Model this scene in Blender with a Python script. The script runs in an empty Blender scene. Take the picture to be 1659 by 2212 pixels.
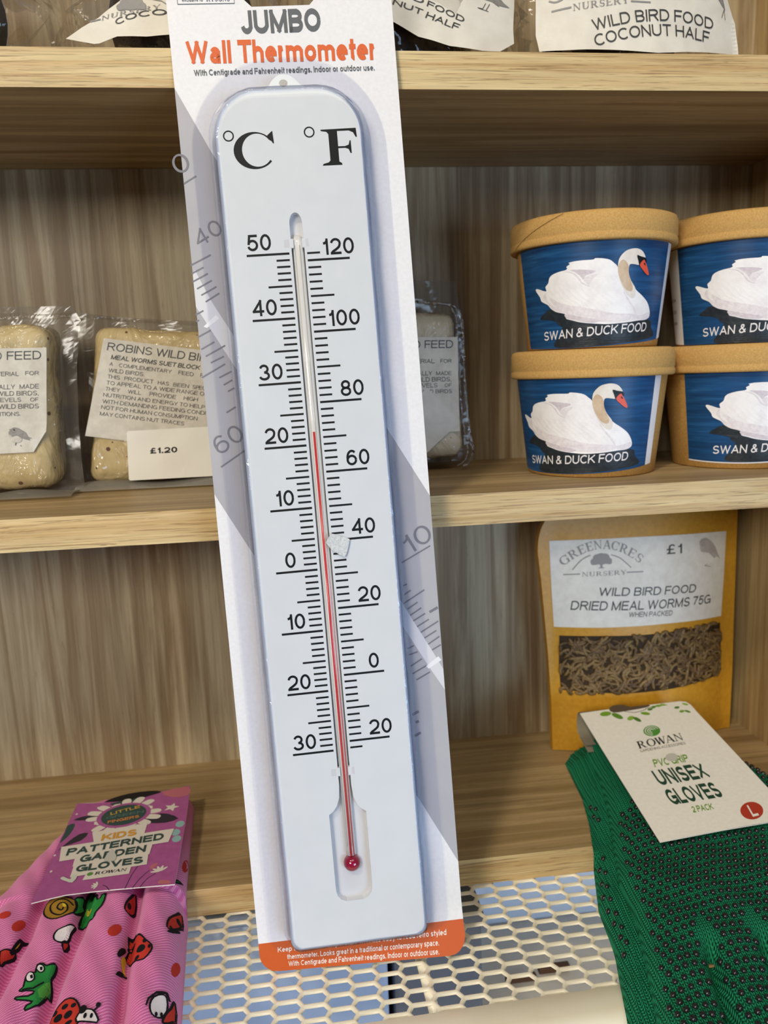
import bpy, bmesh, math, random
from mathutils import Vector, Matrix, noise
from mathutils.geometry import tessellate_polygon

S = bpy.context.scene
COL = S.collection

# ------------------------------------------------------------------ camera, world, lights, exposure
cam_data = bpy.data.cameras.new('camera'); cam = bpy.data.objects.new('camera', cam_data); COL.objects.link(cam); S.camera = cam
YAW, PITCH, ROLL, FPX = 0.11904, 0.17793, -0.03597, 1714.93
_f = Vector((math.sin(YAW) * math.cos(PITCH), math.cos(YAW) * math.cos(PITCH), -math.sin(PITCH)))
_r = Vector((math.cos(YAW), -math.sin(YAW), 0)); _u = _r.cross(_f)
_r2 = math.cos(ROLL) * _r + math.sin(ROLL) * _u; _u2 = -math.sin(ROLL) * _r + math.cos(ROLL) * _u
cam.matrix_world = Matrix(((_r2.x, _u2.x, -_f.x, 0), (_r2.y, _u2.y, -_f.y, -.5), (_r2.z, _u2.z, -_f.z, 0), (0, 0, 0, 1)))
cam_data.sensor_fit = 'VERTICAL'; cam_data.sensor_height = 36.0; cam_data.lens = 36.0 * FPX / 2212.0
cam_data.clip_start = .02; cam_data.clip_end = 30
cam_data.dof.use_dof = True; cam_data.dof.focus_distance = .455; cam_data.dof.aperture_fstop = 10.5

W = bpy.data.worlds.new('world'); S.world = W; W.use_nodes = True
W.node_tree.nodes['Background'].inputs[0].default_value = (.86, .90, 1.0, 1)
W.node_tree.nodes['Background'].inputs[1].default_value = .09

def area(name, loc, target, size, power, color, size_y=None):
    l = bpy.data.lights.new(name, 'AREA'); l.energy = power; l.color = color; l.size = size
    if size_y: l.shape = 'RECTANGLE'; l.size_y = size_y
    o = bpy.data.objects.new(name, l); COL.objects.link(o); o.location = loc
    d = Vector(target) - Vector(loc); o.rotation_euler = d.to_track_quat('-Z', 'Y').to_euler(); return o
area('ceiling_lamp', (-.80, -1.45, 1.60), (.05, 0, -.1), .20, 19, (1.0, .87, .66))
area('ceiling_panel', (.3, -1.5, 1.70), (.05, .1, -.1), 1.3, 11, (1.0, .91, .75), .7)
area('front_window', (-1.25, -2.3, .66), (.0, 0, -.05), .9, 35, (1.0, .955, .86), .55)
low_fill = area('low_daylight_fill', (1.05, -1.75, -.42), (.10, -.05, -.46), 1.0, 3.8, (.52, .72, 1.0), .8); low_fill.data.spread = math.radians(75)  # added low cool daylight, aimed to brighten the boxes under the mesh
S.view_settings.view_transform = 'Standard'; S.view_settings.look = 'None'; S.view_settings.gamma = 1
S.view_settings.exposure = 0.0; S.view_settings.use_curve_mapping = False
S.cycles.max_bounces = 10; S.cycles.transparent_max_bounces = 24; S.cycles.caustics_reflective = False; S.cycles.caustics_refractive = False
S.cycles.use_denoising = True

# ------------------------------------------------------------------ materials
def lin(h):
    h = h.lstrip('#'); c = [int(h[i:i + 2], 16) / 255 for i in (0, 2, 4)]
    return tuple((x / 12.92 if x <= .04045 else ((x + .055) / 1.055) ** 2.4) for x in c) + (1.0,)
def newmat(name):
    m = bpy.data.materials.new(name); m.use_nodes = True; n = m.node_tree.nodes
    return m, n, m.node_tree.links, n['Principled BSDF']
def setp(b, rough=.5, spec=.5, **k):
    b.inputs['Roughness'].default_value = rough; b.inputs['Specular IOR Level'].default_value = spec
    for a, v in k.items(): b.inputs[a.replace('_', ' ')].default_value = v
_flat = {}
def flat(h, rough=.5, spec=.4, coat=0.0):
    key = (h, rough, spec, coat)
    if key not in _flat:
        m, n, L, b = newmat('ink_' + h.strip('#')); b.inputs['Base Color'].default_value = lin(h); setp(b, rough, spec, Coat_Weight=coat); _flat[key] = m
    return _flat[key]
def coords(n, L, scale, rot=(0, 0, 0)):
    t = n.new('ShaderNodeTexCoord'); mp = n.new('ShaderNodeMapping'); mp.inputs['Scale'].default_value = scale; mp.inputs['Rotation'].default_value = rot
    L.new(t.outputs['Object'], mp.inputs['Vector']); return mp.outputs['Vector']
def ntex(n, L, vec, scale=1, detail=4, rough=.55, dist=0):
    t = n.new('ShaderNodeTexNoise'); t.inputs['Scale'].default_value = scale; t.inputs['Detail'].default_value = detail
    t.inputs['Roughness'].default_value = rough; t.inputs['Distortion'].default_value = dist; L.new(vec, t.inputs['Vector']); return t.outputs['Fac']
def ramp(n, L, fac, stops):
    r = n.new('ShaderNodeValToRGB'); e = r.color_ramp.elements
    while len(e) < len(stops): e.new(.5)
    for i, (p, c) in enumerate(stops): e[i].position = p; e[i].color = lin(c) if isinstance(c, str) else (c, c, c, 1)
    L.new(fac, r.inputs['Fac']); return r.outputs['Color']
def mixc(n, L, fac, a, b, mode='MIX'):
    x = n.new('ShaderNodeMix'); x.data_type = 'RGBA'; x.blend_type = mode
    for v, i in ((fac, 0), (a, 6), (b, 7)):
        if hasattr(v, 'is_output') or hasattr(v, 'links'): L.new(v, x.inputs[i])
        else: x.inputs[i].default_value = lin(v) if isinstance(v, str) else v
    return x.outputs[2]
def bump(n, L, b, h, strength=.3, dist=.001):
    x = n.new('ShaderNodeBump'); x.inputs['Strength'].default_value = strength; x.inputs['Distance'].default_value = dist
    L.new(h, x.inputs['Height']); L.new(x.outputs['Normal'], b.inputs['Normal'])
def wood(name, axis, light, dark, pore, pstr=.55, off=0.0, rough=.5, wide=1.0, pores=(34, 420, .57, .68)):
    m, n, L, b = newmat(name)
    def sc(al, ac):
        v = [ac, ac, ac]; v[axis] = al; return tuple(v)
    g = ntex(n, L, coords(n, L, sc(2.2, 58 * wide)), 1, 5, .6, 1.1)
    big = ntex(n, L, coords(n, L, sc(.9, 13 * wide)), 1, 3, .5, .7)
    fine = ntex(n, L, coords(n, L, sc(14, 520)), 1, 3, .6)
    pr = ntex(n, L, coords(n, L, sc(pores[0], pores[1])), 1, 3, .7, .8)
    c = ramp(n, L, g, [(.40, dark), (.60, light)])
    c2 = ramp(n, L, big, [(.35, .74), (.62, 1.04)])
    c = mixc(n, L, .8, c, c2, 'MULTIPLY')
    c3 = ramp(n, L, fine, [(.35, .84), (.6, 1.05)]); c = mixc(n, L, .7, c, c3, 'MULTIPLY')
    pm = ramp(n, L, pr, [(pores[2], 0.0), (pores[3], pstr)])
    c = mixc(n, L, pm, c, pore); L.new(c, b.inputs['Base Color']); setp(b, rough, .35)
    bump(n, L, b, pr, -.25, .0005); return m
M_EDGE = wood('oak_laminate_lit_edge', 0, '#e3cb99', '#ccab77', '#7d5f3c', .62, wide=1.3, pores=(20, 950, .53, .62))  # same laminate as the boards, front-lit brightness put into the edge colour
M_BOARD = wood('oak_board_laminate', 0, '#bba176', '#997f57', '#705839', .35, wide=1.0)
M_BACK = wood('oak_back_laminate', 2, '#bdab8a', '#937b5c', '#6f5a44', .30, wide=1.25)  # same laminate again, coloured greyer for the dimmer back
M_SIDE = wood('oak_side_laminate', 2, '#c2a878', '#a4875c', '#836846', .35, wide=1.3)

def grained(name, col, col2, scale, rough=.6, bstr=.2, bd=.0006, spec=.35, coat=0.0, lo=.35, hi=.65):
    m, n, L, b = newmat(name); v = coords(n, L, (1, 1, 1)); f = ntex(n, L, v, scale, 5, .6)
    L.new(ramp(n, L, f, [(lo, col), (hi, col2)]), b.inputs['Base Color']); setp(b, rough, spec, Coat_Weight=coat, Coat_Roughness=.12)
    if bstr: bump(n, L, b, f, bstr, bd)
    return m
M_KRAFT = grained('kraft_board', '#bd9355', '#cfa768', 900, .75, .25, .0004, .2)
M_KRAFT2 = grained('kraft_cup', '#b28747', '#c49a5a', 700, .7, .15, .0003, .25)
M_WHITE = flat('#f0efee', .5); M_PAPER = grained('label_paper', '#dedad2', '#e9e6df', 140, .6, .12, .0008, .25)
M_CARD = grained('white_card', '#e4e3e6', '#eae9ec', 500, .38, .04, .0003, .4)
M_BODY = grained('white_plastic', '#e4e7ea', '#e8eaed', 60, .28, 0, 0, .5)
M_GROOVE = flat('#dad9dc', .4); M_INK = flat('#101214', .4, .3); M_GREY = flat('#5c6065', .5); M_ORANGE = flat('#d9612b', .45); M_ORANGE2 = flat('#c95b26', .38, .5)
def film(name, tint=(1, 1, 1), gloss=.10, rough=.08, bscale=60, bstr=.25, base=0.0, bd=.002, milk=None):
    m, n, L, b = newmat(name); n.remove(b)
    tr = n.new('ShaderNodeBsdfTransparent'); tr.inputs[0].default_value = tuple(tint) + (1,)
    gl = n.new('ShaderNodeBsdfGlossy'); gl.inputs['Roughness'].default_value = rough
    fr = n.new('ShaderNodeLayerWeight'); fr.inputs['Blend'].default_value = .35
    mt = n.new('ShaderNodeMath'); mt.operation = 'MULTIPLY_ADD'; mt.inputs[1].default_value = gloss; mt.inputs[2].default_value = base
    L.new(fr.outputs['Fresnel'], mt.inputs[0])
    v = coords(n, L, (1, 1, 1)); f = ntex(n, L, v, bscale, 3, .5, .6)
    bp = n.new('ShaderNodeBump'); bp.inputs['Strength'].default_value = bstr; bp.inputs['Distance'].default_value = bd
    L.new(f, bp.inputs['Height']); L.new(bp.outputs[0], gl.inputs['Normal'])
    mx = n.new('ShaderNodeMixShader'); L.new(mt.outputs[0], mx.inputs[0]); L.new(tr.outputs[0], mx.inputs[1]); L.new(gl.outputs[0], mx.inputs[2])
    out = n['Material Output']; last = mx
    if milk:
        df = n.new('ShaderNodeBsdfDiffuse'); df.inputs[0].default_value = lin(milk[0])
        m2 = n.new('ShaderNodeMixShader'); m2.inputs[0].default_value = milk[1]; L.new(mx.outputs[0], m2.inputs[1]); L.new(df.outputs[0], m2.inputs[2]); last = m2
    L.new(last.outputs[0], out.inputs['Surface']); return m

# ------------------------------------------------------------------ mesh helpers
class MB:
    def __init__(s): s.v, s.f, s.m, s.s, s.mats = [], [], [], [], []
    def mi(s, mat):
        if mat not in s.mats: s.mats.append(mat)
        return s.mats.index(mat)
    def add(s, vs, fs, mat, smooth=False):
        o = len(s.v); k = s.mi(mat); s.v += [tuple(v) for v in vs]
        for f in fs: s.f.append(tuple(i + o for i in f)); s.m.append(k); s.s.append(smooth)
    def box(s, a, b, mat, mats6=None):
        (x0, y0, z0), (x1, y1, z1) = a, b
        vs = [(x0, y0, z0), (x1, y0, z0), (x1, y1, z0), (x0, y1, z0), (x0, y0, z1), (x1, y0, z1), (x1, y1, z1), (x0, y1, z1)]
        fs = [(0, 3, 2, 1), (4, 5, 6, 7), (0, 1, 5, 4), (1, 2, 6, 5), (2, 3, 7, 6), (3, 0, 4, 7)]   # bottom top front right back left
        if mats6:
            for f, m in zip(fs, mats6): s.add([vs[i] for i in f], [(0, 1, 2, 3)], m)
        else: s.add(vs, fs, mat)
    def loft(s, rings, mat, closed=True, cap0=False, cap1=False, smooth=True):
        n = len(rings[0]); vs = [p for r in rings for p in r]; fs = []
        for i in range(len(rings) - 1):
            for j in range(n if closed else n - 1):
                k = (j + 1) % n; fs.append((i * n + j, i * n + k, (i + 1) * n + k, (i + 1) * n + j))
        if cap0: fs.append(tuple(range(n - 1, -1, -1)))
        if cap1: fs.append(tuple((len(rings) - 1) * n + j for j in range(n)))
        s.add(vs, fs, mat, smooth)
    def lathe(s, prof, c, mat, n=64, smooth=True):
        s.loft([[(c[0] + r * math.cos(2 * math.pi * j / n), c[1] + r * math.sin(2 * math.pi * j / n), c[2] + z) for j in range(n)] for r, z in prof], mat, smooth=smooth,
               cap0=prof[0][0] > 1e-6, cap1=prof[-1][0] > 1e-6)
    def grid(s, fn, nu, nv, mat, smooth=True):
        s.add([fn(i / nu, j / nv) for j in range(nv + 1) for i in range(nu + 1)],
              [(j * (nu + 1) + i, j * (nu + 1) + i + 1, (j + 1) * (nu + 1) + i + 1, (j + 1) * (nu + 1) + i) for j in range(nv) for i in range(nu)], mat, smooth)
    def tube(s, pts, r, mat, n=10, caps=True):
        pts = [Vector(p) for p in pts]; rings = []
        for i, p in enumerate(pts):
            t = (pts[min(i + 1, len(pts) - 1)] - pts[max(i - 1, 0)]).normalized()
            a = t.cross(Vector((0, 0, 1)));
            if a.length < 1e-3: a = t.cross(Vector((1, 0, 0)))
            a.normalize(); b = t.cross(a); rr = r[i] if isinstance(r, (list, tuple)) else r
            rings.append([tuple(p + rr * (math.cos(2 * math.pi * j / n) * a + math.sin(2 * math.pi * j / n) * b)) for j in range(n)])
        s.loft(rings, mat, cap0=caps, cap1=caps)
    def build(s, name, parent=None, label=None, bevel=0, subsurf=0):
        me = bpy.data.meshes.new(name); me.from_pydata(s.v, [], s.f); 
        for m in s.mats: me.materials.append(m)
        me.polygons.foreach_set('material_index', s.m); me.polygons.foreach_set('use_smooth', s.s); me.update()
        o = bpy.data.objects.new(name, me); COL.objects.link(o)
        if parent is not None:
            o.parent = parent; o.matrix_parent_inverse = Matrix.Translation(-Vector(parent.location)) if parent.type == 'EMPTY' else (Matrix.Identity(4))
        if label: o['label'] = label
        if bevel:
            b = o.modifiers.new('bevel', 'BEVEL'); b.width = bevel; b.segments = 2; b.limit_method = 'ANGLE'
        return o
def thing(name, label, cat, loc, group=None):
    o = bpy.data.objects.new(name, None); COL.objects.link(o); o.location = loc; o.empty_display_size = .02
    o['label'] = label; o['category'] = cat
    if group: o['group'] = group
    return o

# ------------------------------------------------------------------ lettering and flat print
_tc = {}
# upright sans letters drawn as strokes: L = polyline, A = elliptical arc (cx, cy, rx, ry, from, to), S = smooth curve; x in 0..1 of the width, y in cap heights
_X = .72
_GL = {
 'A': (.92, 'L0,0,.5,1 L.5,1,1,0 L.17,.32,.83,.32'), 'B': (.84, 'L0,0,0,1 L0,1,.55,1 A.55,.76,.40,.24,90,-90 L.55,.52,0,.52 A.58,.26,.42,.26,90,-90 L0,0,.58,0'),
 'C': (.93, 'A.56,.5,.56,.5,48,312'), 'D': (.90, 'L0,0,0,1 L0,1,.45,1 A.45,.5,.55,.5,90,-90 L.45,0,0,0'), 'E': (.80, 'L0,0,0,1 L0,1,1,1 L0,.52,.92,.52 L0,0,1,0'),
 'F': (.74, 'L0,0,0,1 L0,1,1,1 L0,.50,.88,.50'), 'G': (1.0, 'A.5,.5,.5,.5,45,322 L.58,.46,1,.46 L1,.46,1,.02'), 'H': (.88, 'L0,0,0,1 L1,0,1,1 L0,.53,1,.53'), 'I': (0, 'L0,0,0,1'),
 'J': (.66, 'L1,1,1,.30 A.5,.30,.5,.30,0,-175'), 'K': (.90, 'L0,0,0,1 L0,.34,.95,1 L.34,.58,1,0'), 'L': (.72, 'L0,0,0,1 L0,0,1,0'), 'M': (1.04, 'L0,0,0,1 L1,0,1,1 L0,1,.5,0 L.5,0,1,1'),
 'N': (.88, 'L0,0,0,1 L1,0,1,1 L0,1,1,0'), 'O': (1.0, 'A.5,.5,.5,.5,0,360'), 'P': (.82, 'L0,0,0,1 L0,1,.55,1 A.55,.745,.45,.255,90,-90 L.55,.49,0,.49'), 'Q': (1.0, 'A.5,.5,.5,.5,0,360 L.6,.25,1,-.02'),
 'R': (.88, 'L0,0,0,1 L0,1,.55,1 A.55,.755,.42,.245,90,-90 L.55,.51,0,.51 L.55,.51,1,0'), 'S': (.84, 'A.5,.745,.46,.255,22,270 A.5,.245,.5,.245,90,-162'), 'T': (.82, 'L.5,0,.5,1 L0,1,1,1'),
 'U': (.88, 'L0,1,0,.36 A.5,.36,.5,.36,180,360 L1,.36,1,1'), 'V': (.90, 'L0,1,.5,0 L.5,0,1,1'), 'W': (1.32, 'L0,1,.25,0 L.25,0,.5,1 L.5,1,.75,0 L.75,0,1,1'), 'X': (.88, 'L0,0,1,1 L0,1,1,0'),
 'Y': (.88, 'L0,1,.5,.44 L1,1,.5,.44 L.5,.44,.5,0'), 'Z': (.82, 'L0,1,1,1 L1,1,0,0 L0,0,1,0'),
 '0': (.68, 'A.5,.5,.5,.5,0,360'), '1': (.36, 'L1,0,1,1 S0,.74,.5,.77,.85,.87,1,1'), '2': (.68, 'A.5,.70,.5,.30,172,-18 S.975,.61,.86,.44,.5,.26,.14,.12,0,0 L0,0,1,0'), '3': (.68, 'A.48,.745,.43,.255,165,-90 A.48,.25,.52,.25,90,-168'),
 '4': (.72, 'L.76,0,.76,1 L.76,1,0,.27 L0,.25,1,.25'), '5': (.68, 'L.94,1,.18,1 L.18,1,.06,.46 A.49,.325,.51,.325,148,-165'), '6': (.68, 'A.5,.315,.5,.315,0,360 A.54,.5,.54,.5,48,180 L0,.5,0,.31'),
 '7': (.68, 'L0,1,1,1 S1,1,.62,.58,.42,.25,.32,0'), '8': (.68, 'A.5,.755,.42,.245,0,360 A.5,.26,.5,.26,0,360'), '9': (.68, 'A.5,.685,.5,.315,0,360 A.46,.5,.54,.5,228,360 L1,.5,1,.69'),
 'a': (.64, 'A.42,.20,.42,.20,0,360 L.90,0,.90,.48 A.47,.48,.43,.24,0,158'), 'b': (.66, 'L0,0,0,1 A.5,.36,.5,.36,0,360'), 'c': (.60, 'A.56,.36,.56,.36,48,312'), 'd': (.66, 'L1,0,1,1 A.5,.36,.5,.36,0,360'),
 'e': (.66, 'A.5,.36,.5,.36,0,312 L0,.37,1,.37'), 'f': (.34, 'L.4,0,.4,.80 A.95,.80,.55,.20,180,95 L0,.72,.95,.72'), 'g': (.66, 'A.5,.36,.5,.36,0,360 L1,.72,1,-.05 A.5,-.05,.5,.22,0,-155'), 'h': (.62, 'L0,0,0,1 A.5,.40,.5,.32,180,0 L1,.40,1,0'),
 'i': (0, 'L0,0,0,.70 L0,.97,0,.98'), 'k': (.60, 'L0,0,0,1 L0,.28,.92,.72 L.34,.46,1,0'), 'l': (0, 'L0,0,0,1'), 'm': (1.06, 'L0,0,0,.72 A.25,.46,.25,.26,180,0 L.5,.46,.5,0 A.75,.46,.25,.26,180,0 L1,.46,1,0'),
 'n': (.62, 'L0,0,0,.72 A.5,.40,.5,.32,180,0 L1,.40,1,0'), 'o': (.68, 'A.5,.36,.5,.36,0,360'), 'p': (.66, 'L0,-.26,0,.72 A.5,.36,.5,.36,0,360'), 'r': (.34, 'L0,0,0,.72 A.95,.36,.95,.36,180,95'),
 's': (.58, 'A.5,.535,.45,.185,25,270 A.5,.175,.5,.175,90,-160'), 't': (.34, 'L.42,.92,.42,.14 A.92,.14,.5,.14,180,275 L0,.72,1,.72'), 'u': (.62, 'L0,.72,0,.32 A.5,.32,.5,.32,180,360 L1,.72,1,0'), 'w': (.98, 'L0,.72,.25,0 L.25,0,.5,.72 L.5,.72,.75,0 L.75,0,1,.72'),
 'x': (.62, 'L0,0,1,.72 L0,.72,1,0'), 'v': (.60, 'L0,.72,.5,0 L.5,0,1,.72'), 'z': (.56, 'L0,.72,1,.72 L1,.72,0,0 L0,0,1,0'), 'j': (.1, 'L1,-.2,1,.70 L1,.97,1,.98'), 'y': (.64, 'L0,.72,.5,0 L1,.72,.38,-.26'), '&': (.90, 'S1,0,.62,.40,.28,.74,.30,.94,.48,1,.66,.92,.62,.70,.26,.50,.04,.26,.2,.03,.5,0,.76,.12,.95,.46'),
 '\u00a3': (.70, 'A.66,.74,.34,.26,25,180 L.32,.74,.32,.24 S.32,.24,.26,.08,.1,0 L.08,0,1,0 L.05,.47,.78,.47'), '.': (0, 'L0,0,0,.03'), ',': (.06, 'L1,.02,0,-.12'),
}
def letters(s, bold=0.0):
    key = (s, bold)
    if key in _tc: return _tc[key]
    w = .105 + 3 * bold; h = w / 2; vs, fs, x = [], [], 0.0
    def strip(pts, cap):
        n = len(pts)
        if cap:
            for a, c in ((0, 1), (n - 1, n - 2)):
                dx, dy = pts[a][0] - pts[c][0], pts[a][1] - pts[c][1]; d = math.hypot(dx, dy) or 1; pts[a] = (pts[a][0] + dx / d * h, pts[a][1] + dy / d * h)
        o = len(vs)
        for i, p in enumerate(pts):
            a, c = pts[max(0, i - 1)], pts[min(n - 1, i + 1)]; dx, dy = c[0] - a[0], c[1] - a[1]; d = math.hypot(dx, dy) or 1
            for sg in (-1, 1):
                qx, qy = p[0] - sg * dy / d * h, p[1] + sg * dx / d * h
                if cap and abs(dx) > .02 and abs(dy) > .02: qy = max(lo, min(hi, qy))
                vs.append((qx, qy, (o // 2) % 7 * .07))
        for i in range(n - 1): fs.append((o + 2 * i, o + 2 * i + 2, o + 2 * i + 3, o + 2 * i + 1))
    for ch in s:
        if ch == ' ': x += .36; continue
        W_, d = _GL[ch]; iw = max(0.04, W_ - .11) if W_ else 0.0; low = ch.islower(); top = 1.0
        lo, hi = (-.30 if ch in 'y,g' else 0.0), (.72 if ch in 'vwxy' else 1.0)
        def T(px, py):   # stroke centre lines stay half a stroke inside the letter's box
            ys = h + py * (1 - 2 * h) if not low or py > .75 else (h + py / .72 * (.72 - 2 * h) if py >= 0 else py + h)
            if py < 0: ys = py + h
            return (x + h + px * iw, ys)
        for st in d.split(' '):
            v = [float(q) for q in st[1:].split(',')]
            if st[0] == 'L': strip([T(v[k], v[k + 1]) for k in range(0, len(v), 2)], True)
            elif st[0] == 'S': strip([T(*p) for p in smooth_poly([(v[k], v[k + 1]) for k in range(0, len(v), 2)], 4, False)], False)
            else:
                k = max(5, int(abs(v[5] - v[4]) / 18)); strip([T(v[0] + v[2] * math.cos(math.radians(v[4] + (v[5] - v[4]) * i / k)), v[1] + v[3] * math.sin(math.radians(v[4] + (v[5] - v[4]) * i / k))) for i in range(k + 1)], False)
        x += w + iw + (.15 - .25 * bold * 3 - (.05 if ch in 'CGLTrctfFPY' else 0))
    x0, x1 = min(v[0] for v in vs), max(v[0] for v in vs)
    _tc[key] = ([((a - x0) / (x1 - x0), c, e) for a, c, e in vs], fs, x1 - x0); return _tc[key]
# serif capitals drawn from stems, bowls and serifs
def _serif(ch):
    P = []; T, t, sf = .19, .07, .055
    def bar(x0, y0, x1, y1): P.append([(x0, y0), (x1, y0), (x1, y1), (x0, y1)])
    def sl(x0, x1, w, ya=0, yb=1): P.append([(x0 - w / 2, ya), (x0 + w / 2, ya), (x1 + w / 2, yb), (x1 - w / 2, yb)])
    def ser(x, y, w=.36): bar(x - w / 2, y if y < .5 else y - sf, x + w / 2, y + sf if y < .5 else y)
    def arc(cx, cy, rx, ry, a0, a1, tx=T, ty=t):
        n = 14
        for i in range(n):
            a, b = math.radians(a0 + (a1 - a0) * i / n), math.radians(a0 + (a1 - a0) * (i + 1) / n)
            P.append([(cx + rx * math.cos(a), cy + ry * math.sin(a)), (cx + rx * math.cos(b), cy + ry * math.sin(b)), (cx + (rx - tx) * math.cos(b), cy + (ry - ty) * math.sin(b)), (cx + (rx - tx) * math.cos(a), cy + (ry - ty) * math.sin(a))])
    w = .8
    if ch == 'C' or ch == 'G':
        arc(.48, .5, .47, .52, 42, 318); P.append([(.80, .62), (.84, .62), (.87, 1.0), (.83, 1.0), (.76, .88)])
        if ch == 'G': bar(.70, .0, .87, .42); ser(.76, .42 if 0 else .45, .3)
        w = .9
    elif ch == 'O': arc(.5, .5, .5, .52, 0, 360); w = 1.0
    elif ch == 'E' or ch == 'F':
        bar(.1, 0, .1 + T, 1); ser(.18, 0); ser(.18, 1); bar(.1, 1 - t, .76, 1); bar(.1, .49, .58, .49 + t); P.append([(.76, 1), (.72, .74), (.68, .78), (.60, 1)]); bar(.55, .40, .59, .63)
        if ch == 'E': bar(.1, 0, .76, t); P.append([(.80, .28), (.74, 0), (.6, 0), (.72, .2)])
        w = .8
    elif ch == 'R':
        bar(.1, 0, .1 + T, 1); ser(.18, 0); ser(.18, 1); bar(.1, 1 - t, .45, 1); bar(.1, .47, .45, .47 + t); arc(.42, .735, .32, .265, -90, 90, T, t); sl(.80, .45, T, 0, .5); ser(.84, 0, .24); w = .92
    elif ch == 'N': bar(.12, 0, .12 + t, 1); bar(.76, 0, .76 + t, 1); P.append([(.74, 0), (.82, 0), (.82, .05), (.24, 1), (.06, 1)]); ser(.15, 0, .28); ser(.12, 1, .24); ser(.79, 1, .28); w = .96
    elif ch == 'A': sl(.08, .45, t); sl(.82, .46, T); bar(.22, .3, .68, .3 + t); ser(.08, 0, .26); ser(.82, 0, .3); w = .96
    elif ch == 'U': bar(.1, .32, .1 + T, 1); bar(.72, .32, .72 + t, 1); arc(.44, .34, .34, .36, 180, 360, .12, t); ser(.18, 1, .34); ser(.75, 1, .28); w = .92
    elif ch == 'S': arc(.38, .74, .28, .28, 30, 250, .13, t); arc(.38, .27, .30, .29, -150, 70, .14, t); P.append([(.1, .52), (.2, .60), (.62, .42), (.55, .36)]); bar(.62, .72, .66, .98); bar(.06, .02, .10, .3); w = .7
    elif ch == 'Y': sl(.45, .12, T, .42, 1); sl(.48, .80, t, .42, 1); bar(.38, 0, .38 + T, .48); ser(.46, 0); ser(.12, 1, .3); ser(.80, 1, .24); w = .92
    elif ch == 'W': sl(.32, .1, T); sl(.34, .55, t); sl(.78, .52, T); sl(.80, 1.06, t); ser(.1, 1, .3); ser(.54, 1, .2); ser(1.06, 1, .24); w = 1.16
    elif ch == 'I': bar(.1, 0, .1 + T, 1); ser(.18, 0); ser(.18, 1); w = .36
    elif ch == 'D': bar(.1, 0, .1 + T, 1); ser(.15, 0); ser(.15, 1); arc(.35, .5, .5, .5, -90, 90); bar(.1, 0, .36, t); bar(.1, 1 - t, .36, 1); w = .92
    else: w = .4
    return P, w
def serif_letters(s):
    k = ('serif', s)
    if k not in _tc:
        vs, fs, x = [], [], 0
        for ch in s:
            P, w = _serif(ch)
            for q, p in enumerate(P): o = len(vs); vs += [(x + a, b, (q % 9) * .06) for a, b in p]; fs.append(tuple(range(o, o + len(p))))
            x += w + (-.04 if ch == 'W' else .02 if ch in 'OA' else .12)
        x1 = max([v[0] for v in vs]); _tc[k] = ([(v[0] / x1, v[1], v[2]) for v in vs], fs, x1)
    return _tc[k]
def smooth_poly(pts, n=4, closed=True):
    out = []; N = len(pts)
    for i in range(N if closed else N - 1):
        g = (lambda k: pts[k % N]) if closed else (lambda k: pts[max(0, min(N - 1, k))])
        p0, p1, p2, p3 = g(i - 1), g(i), g(i + 1), g(i + 2)
        for j in range(n):
            t = j / n; out.append(tuple(.5 * (2 * b + (c - a) * t + (2 * a - 5 * b + 4 * c - d) * t * t + (3 * b - a - 3 * c + d) * t ** 3) for a, b, c, d in zip(p0, p1, p2, p3)))
    if not closed: out.append(tuple(pts[-1]))
    return out
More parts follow.
